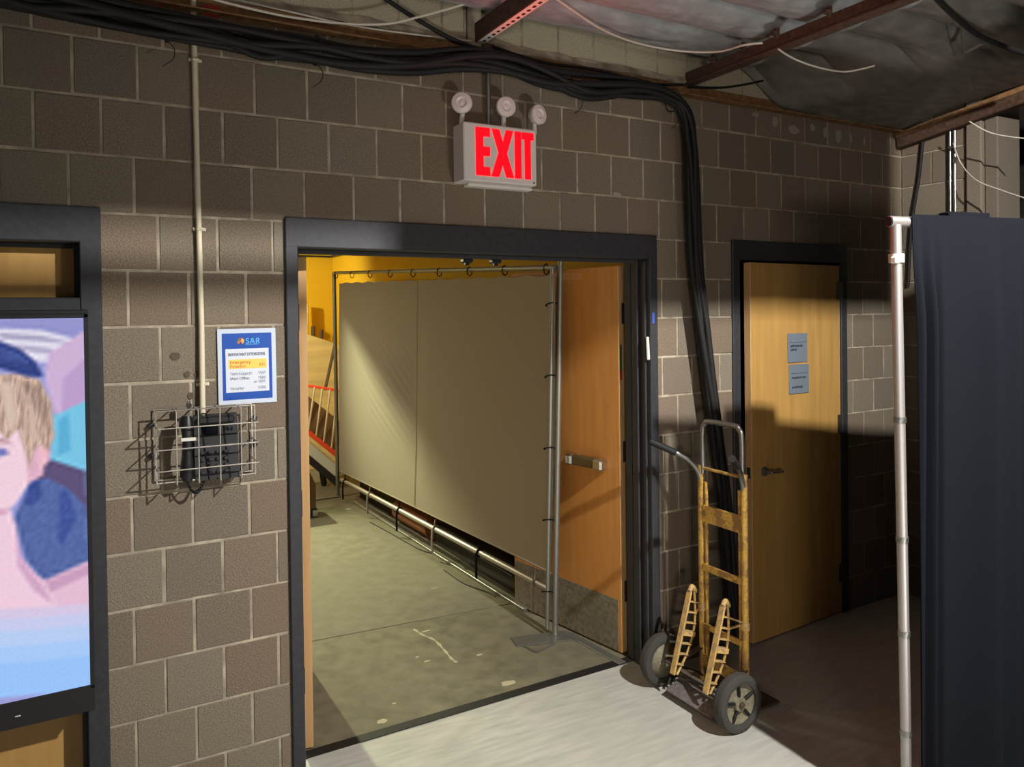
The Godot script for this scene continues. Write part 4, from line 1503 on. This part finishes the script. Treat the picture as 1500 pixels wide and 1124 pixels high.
	# nose plate, standing on the floor away from the viewer
	m = MB.new()
	m.box(P.call(2.265, 0.009, 0.39), Vector3(0.19, 0.008, 0.34), 0.002)
	m.box(P.call(2.178, 0.075, 0.39), Vector3(0.008, 0.14, 0.34), 0.002)
	obj("nose_plate", m, m_rust, t)
	m = MB.new()
	m.box(P.call(1.98, 0.052, 0.39), Vector3(0.09, 0.007, 0.3), 0.002, Basis(Vector3(0, 0, 1), 0.35))
	obj("toe_guard", m, tri_tex(mat("bare_plate", rgb(150, 142, 140), 0.5, 0.3), tex["blot"], 4.0), t)

var _worn: StandardMaterial3D
func m_rubber_worn() -> StandardMaterial3D:
	if _worn == null:
		_worn = tri_tex(mat("worn_tyre", rgb(74, 72, 66), 0.85), tex["grit"], 6.0)
	return _worn

# ================================================================== pipe and drape
func drape(called: String, label: String, a: Vector3, b: Vector3, top: float, waves: float, amp: float, mt: Material) -> MeshInstance3D:
	var d := b - a
	var nrm := d.normalized().cross(Vector3.UP)
	var n := 160
	var m := MB.new()
	var f := func(i: int, j: int) -> Vector3:
		var k := float(i) / n
		var v := float(j) / 24.0
		var open := 0.03 + 0.97 * smoothstep(0.0, 0.2, v)
		var gather := exp(-pow((k - 0.07) / 0.07, 2.0))
		var wv := 0.55 * sin(k * waves * TAU + 1.6 * sin(k * 5.0) + v * 0.5) + 0.35 * sin(k * waves * 2.1 * TAU + 1.0 + v * 1.4 + sin(k * 13.0))
		wv += gather * 0.9 * sin(k * 95.0 + v * 1.5) * (1.0 - 0.45 * v)
		wv += 0.3 * sin(k * 60.0 + 2.0 * sin(k * 31.0)) * (1.0 - smoothstep(0.0, 0.12, v))
		var p := a + d * k + nrm * amp * open * wv
		p.y = top - v * (top - 0.03)
		return p
	m.grid(n, 24, f, nrm * -0.003)
	var o := obj(called, m, mt)
	tag(o, label, "curtain")
	return o

func build_curtain() -> void:
	var foot := Vector3(2.085, 0, 1.375)
	var far := Vector3(3.02, 0, 1.56)
	var t := thing("curtain_stand", "slim silver pipe upright and rail that carries the short black curtain", "curtain stand", foot)
	var m := MB.new()
	m.tube([Vector3(0, 0.01, 0), Vector3(-0.022, 1.1, 0), Vector3(-0.045, 2.155, 0)], 0.0185, 14)
	obj("upright", m, m_chrome_dull(), t)
	for y in [0.32, 0.68, 1.02, 1.45]:
		m = MB.new()
		m.tube([Vector3(-0.02 * y, y, 0), Vector3(-0.02 * y, y + 0.02, 0)], 0.0215, 14)
		obj("joint_ring", m, m_steel, t)
	m = MB.new()
	var along := (far - foot).normalized()
	m.tube([Vector3(-0.045, 2.165, 0) - along * 0.03, Vector3(0, 2.165, 0) + (far - foot)], 0.0195, 14)
	obj("rail", m, m_chrome_dull(), t)
	m = MB.new()
	m.tube([Vector3(-0.045, 2.165, 0) - along * 0.034, Vector3(-0.045, 2.165, 0) - along * 0.029], 0.0175, 14)
	obj("end_cap", m, m_rubber, t)
	m = MB.new()
	m.tube([Vector3(-0.042, 2.02, 0), Vector3(-0.042, 2.05, 0)], 0.026, 14)
	m.box(Vector3(-0.062, 2.028, 0.01), Vector3(0.03, 0.024, 0.024), 0.004)
	tag(obj("collar", m, m_white, t), "white plastic collar")
	m = MB.new()
	m.box(Vector3(0.03, 0.006, 0.0), Vector3(0.34, 0.008, 0.34), 0.003)
	obj("base_plate", m, m_plastic, t)
	drape("black_curtain", "black cloth curtain hanging in soft folds from the silver pipe rail", foot + Vector3(0.0, 0, 0.033), far + Vector3(0, 0, 0.033), 2.19, 2.6, 0.042, m_velour)
	drape("fill_block_curtain", "added unseen black curtain that keeps the fill light off the left wall", Vector3(-2.6, 0, 5.0), Vector3(-1.6, 0, 5.0), 3.0, 4.0, 0.03, m_velour)  # added behind the viewer to shade the left wall from the fill
	# taller drape added beyond the frame: its edge ends the lit patch on the wall
	drape("added_tall_curtain", "added unseen taller black curtain at the right that ends the lit patch", Vector3(2.93, 0, 1.68), Vector3(4.5, 0, 1.95), 2.68, 9.0, 0.03, m_velour)
	# folded cloth lying along the rail
	m = MB.new()
	m.bar(foot + along * 0.2 + Vector3(0, 2.197, -0.01), foot + along * 0.4 + Vector3(0, 2.197, -0.01), 0.05, 0.024, 0.004)
	tag(obj("folded_cloth", m, m_velour), "flat folded black cloth lying on the curtain rail", "cloth")

var _dullchrome: StandardMaterial3D
func m_chrome_dull() -> StandardMaterial3D:
	if _dullchrome == null:
		_dullchrome = tri_tex(mat("dull_chrome", rgb(186, 180, 176), 0.45, 0.7), tex["weave"], 4.0)
	return _dullchrome

# ================================================================== store room
func build_store_room() -> void:
	# --- pipe framed screen
	var nb := fy(813, 932); var fb := fy(495, 728)
	nb = Vector3(1.864, 0, -0.624)
	var nt := wz(821, 388, -0.60)
	var ft := Vector3(fb.x - 0.005, wz(492, 400, fb.z).y, fb.z)
	var t := thing("fabric_screen", "large grey fabric screen laced into a pipe frame inside the doorway", "screen", nb)
	var o := -nb
	var m := MB.new()
	m.tube([nb + o + Vector3(0, 0.01, 0), nt + o + Vector3(0, 0.03, 0)], 0.0165, 12)
	obj("upright", m, m_galv, t)
	m = MB.new()
	m.tube([nb + o + Vector3(-0.034, 0.04, -0.03), nt + o + Vector3(-0.036, -0.02, -0.03)], 0.012, 10)
	obj("upright", m, m_galv, t)
	m = MB.new()
	m.tube([fb + o + Vector3(0, 0.01, 0), ft + o], 0.02, 12)
	obj("upright", m, m_galv, t)
	m = MB.new()
	m.tube([nt + o + Vector3(-0.02, -0.015, -0.02), ft + o], 0.016, 12)
	obj("top_rail", m, m_galv, t)
	var nl := xx(806, 864, 1.862); var fl := xx(500, 703, 1.81)
	m = MB.new()
	m.tube([nl + o, fl + o], 0.02, 12)
	obj("bottom_rail", m, m_chrome_dull(), t)
	# foot plate of the near upright
	m = MB.new()
	var fp := []
	for q in [[748, 936], [757, 948], [838, 939], [829, 926]]:
		var gq := fy(q[0], q[1]) + o
		fp.append(Vector2(gq.x, gq.z))
	m.prism(fp, Vector3(0, 0.002, 0), Vector3.RIGHT, Vector3.BACK, Vector3(0, 0.007, 0))
	m.bar(fy(768, 947, 0.004) + o, fy(786, 956, 0.004) + o, 0.012, 0.006)
	m.bar(fy(786, 956, 0.004) + o, fy(815, 941, 0.004) + o, 0.012, 0.006)
	obj("foot_plate", m, m_galv, t)
	m = MB.new()
	m.box(fb + o + Vector3(-0.16, 0.008, 0.02), Vector3(0.34, 0.012, 0.06), 0.002)
	obj("foot_plate", m, m_galv, t)
	# fabric: a bilinear sheet, rippled in one patch, with a seam
	var cNB := xx(807, 839, 1.858); var cNT := xx(813, 402, 1.872)
	var cFB := xx(497, 690, 1.806); var cFT := xx(497, 414, 1.803)
	var nu := 220
	var nv := 120
	var f := func(i: int, j: int) -> Vector3:
		var a := float(i) / nu      # 0 near .. 1 far
		var v := float(j) / nv      # 0 bottom .. 1 top
		var p := cNB.lerp(cFB, a).lerp(cNT.lerp(cFT, a), v)
		var k := exp(-pow((a - 0.6) / 0.13, 2.0) - pow((v - 0.52) / 0.17, 2.0))
		var d := a * 146.0 - v * 124.0 + 1.5 * sin(v * 9.0)
		p.x += 0.018 * k * sin(d) * smoothstep(0.5, 0.53, a)
		p.x += 0.012 * sin(a * 5.0 + 1.0) * sin(v * PI)
		p.x += 0.014 * smoothstep(0.44, 0.5, a) * (1.0 - smoothstep(0.5, 0.75, a)) * smoothstep(0.0, 0.3, v)
		p.y -= 0.012 * sin(a * 40.0) * sin(a * 40.0) * smoothstep(0.96, 1.0, v)
		return p + o
	m = MB.new()
	m.grid(nu, nv, f, Vector3(0.0025, 0, 0))
	tag(obj("fabric", m, m_fabric, t), "grey taupe cloth panel, rippled near its middle")
	m = MB.new()
	for side in [-1, 1]:
		var sp := []
		for j in nv + 1:
			sp.append(f.call(nu / 2 + 1, j) + Vector3(-0.001, 0, side * 0.008))
		m.tube(sp, 0.0012, 4)
	obj("seam", m, m_fabric, t)
	# hem cord and ties
	m = MB.new()
	var hem := []
	for i in range(0, nu + 1, 3):
		hem.append(f.call(i, 0))
	m.tube(hem, 0.006, 6)
	obj("hem", m, m_fabric, t)
	for i in 6:
		var a := 0.04 + i * 0.185
		var p: Vector3 = nl.lerp(fl, a) + o
		m = MB.new()
		var ring := []
		for q in 9:
			var an := TAU * q / 8.0
			ring.append(p + Vector3(cos(an) * 0.026, sin(an) * 0.026, 0.004 * sin(an)))
		m.tube(ring, 0.006, 6)
		m.tube(curve([p + Vector3(-0.01, 0.02, 0), p + Vector3(-0.006, 0.05, 0.004), p + Vector3(0.0, 0.075, 0)]), 0.005, 6)
		m.tube(curve([p + Vector3(-0.026, 0.0, 0), p + Vector3(-0.032, -0.08, 0.004), p + Vector3(-0.028, -0.17, 0.0)]), 0.0085, 6)
		obj("tie_strap", m, m_velour if i % 2 else m_fabric, t)
	for i in 9:
		var a := 0.03 + i * 0.118
		var p: Vector3 = nt.lerp(ft, a) + o + Vector3(-0.015, -0.012, 0)
		m = MB.new()
		var ring := []
		for q in 9:
			var an := TAU * q / 8.0
			ring.append(p + Vector3(cos(an) * 0.02, sin(an) * 0.032 - 0.012, 0))
		m.tube(ring, 0.004, 5)
		obj("tie_loop", m, m_velour, t)
	for i in 5:
		var k := 0.1 + i * 0.2
		var p: Vector3 = (nb + Vector3(-0.034, 0.04, -0.03)).lerp(nt + Vector3(-0.036, -0.02, -0.03), k) + o
		m = MB.new()
		m.tube(curve([p + Vector3(0.03, 0.0, 0.02), p + Vector3(0, 0.012, 0.018), p + Vector3(-0.02, 0.0, -0.03), p + Vector3(0, -0.01, -0.05)]), 0.004, 5)
		obj("tie_loop", m, m_velour, t)
	# --- things lying behind the screen's lower edge
	var brown := tri_tex(mat("brown_board", rgb(84, 66, 48), 0.8), tex["wood_x"], 1.2)
	var items := [[-1.3, -2.6, 0.17, "dark_case", "black flat case behind the screen between the door leaf and the cardboard roll", rgb(40, 36, 32)], [-3.5, -4.5, 0.15, "dark_case", "black flat case behind the far end of the screen", rgb(36, 32, 30)]]
	for s in items:
		m = MB.new()
		m.box(Vector3(2.12, s[2] / 2.0 + 0.002, (s[0] + s[1]) / 2), Vector3(0.26, s[2], s[0] - s[1]), 0.008)
		var cs := obj(s[3], m, tri_tex(mat("case_shell", s[5], 0.7), tex["blot"], 2.0))
		tag(cs, s[4], "case")
		m = MB.new()
		m.box(Vector3(1.985, s[2] * 0.7, (s[0] + s[1]) / 2), Vector3(0.008, 0.012, (s[0] - s[1]) * 0.96), 0.002)
		obj("lid_seam", m, m_plastic, cs)
	m = MB.new()
	m.tube([Vector3(2.05, 0.112, -2.7), Vector3(2.03, 0.112, -3.4)], 0.11, 16)
	tag(obj("cardboard_roll", m, tri_tex(mat("cardboard", rgb(150, 92, 54), 0.9), tex["wood_x"], 2.0)), "orange brown cardboard roll lying behind the screen", "cardboard roll")
	m = MB.new()
	m.box(Vector3(2.33, 0.5, -2.6), Vector3(0.02, 0.98, 3.2), 0.004, Basis(Vector3(0, 0, 1), -0.06))
	tag(obj("brown_panel", m, brown), "brown board panel leaning behind the fabric screen", "panel")
	m = MB.new()
	m.bar(Vector3(1.9, 0.012, -1.02), Vector3(1.86, 0.012, -4.3), 0.03, 0.02, 0.002)
	tag(obj("floor_batten", m, m_galv), "thin metal batten lying on the floor along the screen", "batten")
	m = MB.new()
	m.bar(fy(832, 928, 0.003), fy(912, 972, 0.003), 0.05, 0.005, 0.001)
	tag(obj("metal_strip", m, m_galv), "flat grey metal strip on the floor along the orange door leaf", "metal strip")
	cord("thin_cable", [fy(650, 835, 0.005), fy(680, 855, 0.005), fy(715, 868, 0.005), fy(725, 874, 0.005)], 0.004, m_rubber, "dark cord on the concrete under the screen's lower rail")
	cord("thin_cable", [fy(542, 765, 0.005), fy(575, 783, 0.005), fy(615, 805, 0.005), fy(640, 812, 0.005)], 0.004, m_rubber, "dark cord on the concrete toward the far end of the screen")
	# --- far left corner: rack, beam, plywood, boards, amplifier box
	var orange := mat("orange_enamel", rgb(236, 74, 30), 0.5)
	var zr := -5.35
	var ra := wz(425, 561, -5.75); var rb := wz(500, 573, -5.5)
	var la := wz(425, 612, -5.4); var lb := wz(500, 672, -5.1)
	var rk := thing("slatted_rack", "orange railed rack with pale slats lying on the white beam", "rack", Vector3((la.x + lb.x) / 2, minf(la.y, lb.y), (la.z + lb.z) / 2))
	var ro := -rk.position
	m = MB.new()
	m.bar(ra + ro, rb + ro, 0.03, 0.03, 0.005)
	obj("rail", m, orange, rk)
	m = MB.new()
	m.bar(la + ro, lb + ro, 0.04, 0.045, 0.005)
	obj("rail", m, orange, rk)
	var pale := tri_tex(mat("pale_slat", rgb(196, 182, 140), 0.7), tex["wood"], 2.0)
	for i in 7:
		var k := 0.06 + i * 0.15
		m = MB.new()
		m.tube([la.lerp(lb, k) + ro + Vector3(0, 0.02, 0), ra.lerp(rb, k + 0.12) + ro], 0.012, 8)
		obj("slat", m, pale, rk)
	m = MB.new()
	m.prism([Vector2(0, 0), Vector2(1, 0), Vector2(1, 1), Vector2(0, 1)], la + ro + Vector3(0.03, -0.01, -0.05), lb - la, ra - la, Vector3(0.01, -0.005, -0.012))
	obj("back_board", m, tri_tex(mat("striped_board", rgb(112, 80, 52), 0.8), tex["wood"], 3.0), rk)
	# stacked pale beam on dark trestle below
	var ba := wz(425, 628, -5.35); var bb := wz(500, 690, -5.05)
	m = MB.new()
	m.bar(ba + Vector3(-0.02, -0.02, 0.02), bb + Vector3(-0.02, -0.02, 0.02), 0.08, 0.1, 0.006)
	var wb := obj("pale_beam", m, mat("pale_beam", rgb(206, 206, 186), 0.6))
	tag(wb, "long pale grey beam under the orange rack", "beam")
	var tr := thing("dark_trestle", "black trestle holding up the pale beam by the far end of the screen", "trestle", Vector3(bb.x, 0, bb.z))
	var dn := Vector3(0, -1, 0)
	for s in [0.25, 0.62, 0.9]:
		var p := ba.lerp(bb, s) + Vector3(-0.02, -0.09, 0.02)
		m = MB.new()
		m.bar(p - tr.position, Vector3(p.x + 0.05, 0.01, p.z - 0.05) - tr.position, 0.05, 0.05, 0.004)
		obj("leg", m, m_plastic, tr)
	m = MB.new()
	m.bar(ba.lerp(bb, 0.05) + Vector3(-0.02, -0.13, 0.02) - tr.position, bb + Vector3(-0.02, -0.13, 0.02) - tr.position, 0.06, 0.09, 0.004)
	obj("top_rail", m, m_plastic, tr)
	# plywood sheet on the back wall
	var pz := -6.35
	m = MB.new()
	var p0 := wz(425, 482, pz); var p1 := wz(497, 505, pz); var p2 := wz(497, 640, pz + 0.2); var p3 := wz(425, 640, pz + 0.2)
	p2.y = 0.003; p3.y = 0.003
	m.prism([Vector2(0, 0), Vector2(1, 0), Vector2(1, (p1.y - p2.y) / (p0.y - p3.y)), Vector2(0, 1)], p3, p2 - p3, p0 - p3, Vector3(0, 0.003, 0.018))
	tag(obj("plywood_sheet", m, m_ply), "pale plywood sheet leaning on the yellow wall", "plywood")
	m = MB.new()
	m.bar(wz(492, 498, pz + 0.15), wz(476, 572, pz + 0.3), 0.035, 0.02, 0.003)
	tag(obj("wood_stick", m, brown), "dark stick leaning on the plywood sheet", "stick")
	for s in [[441, 445, 452, 440, 447, 492, "long_plank", "tall brown plank standing behind the plywood sheet"], [457, 478, 461, 477, 459, 492, "board_end", "short brown board end above the plywood by the plank"], [469, 483, 474, 482, 470, 497, "board_end", "short brown board end above the plywood near the screen"]]:
		m = MB.new()
		var a := wz((s[0] + s[2]) / 2.0, s[1], pz - 0.2); var b := wz(s[4], s[5] + 30, pz - 0.14)
		b = a + (b - a) * ((a.y - 0.02) / (a.y - b.y))
		b.z = a.z + 0.1
		m.bar(a, b, 0.09 if s[6] == "long_plank" else 0.045, 0.03, 0.006)
		tag(obj(s[6], m, brown if s[6] != "long_plank" else m_ply), s[7], "board")
	# wooden amplifier box with metal corners near the left leaf
	var bx := fy(464, 757)
	var bt := wz(452, 683, bx.z)
	var hgt := 0.42
	var am := thing("wooden_case", "brown wooden case with metal corners on the concrete floor by the left leaf", "case", Vector3(bx.x - 0.16, 0, bx.z - 0.12))
	m = MB.new()
	m.prism([Vector2(-0.15, 0.02), Vector2(0.15, 0.02), Vector2(0.15, 0.3), Vector2(0.1, hgt), Vector2(-0.15, hgt)], Vector3(0, 0, 0.14), Vector3.RIGHT, Vector3.UP, Vector3(0, 0, -0.3))
	obj("body", m, tri_tex(mat("case_wood", rgb(116, 88, 56), 0.7), tex["wood"], 1.5), am)
	m = MB.new()
	m.box(Vector3(0, 0.045, 0.0), Vector3(0.318, 0.085, 0.3), 0.006)
	obj("bottom_rim", m, m_plastic, am)
	for sx in [-0.14, 0.14]:
		m = MB.new()
		m.box(Vector3(sx, 0.04, 0.146), Vector3(0.05, 0.06, 0.012), 0.004)
		obj("metal_corner", m, m_chrome, am)
	# ceiling trim lines at the far corner, and an unseen box added to cut off the lamp's upper light
	m = MB.new()
	m.box(Vector3(-0.1, 2.62, -6.68), Vector3(5.0, 0.02, 0.05), 0.002)
	m.box(Vector3(2.37, 2.62, -3.5), Vector3(0.05, 0.02, 6.4), 0.002)
	var tm := obj("trim_5", m, m_plastic)
	struct(tm, "dark trim line under the store room ceiling")
	m = MB.new()
	m.box(Vector3(1.06, 2.426, -4.9), Vector3(0.84, 0.438, 0.25), 0.004)
	tag(obj("light_cut_box", m, m_dark_room), "unseen dark box added under the store room ceiling to shade the screen", "duct")
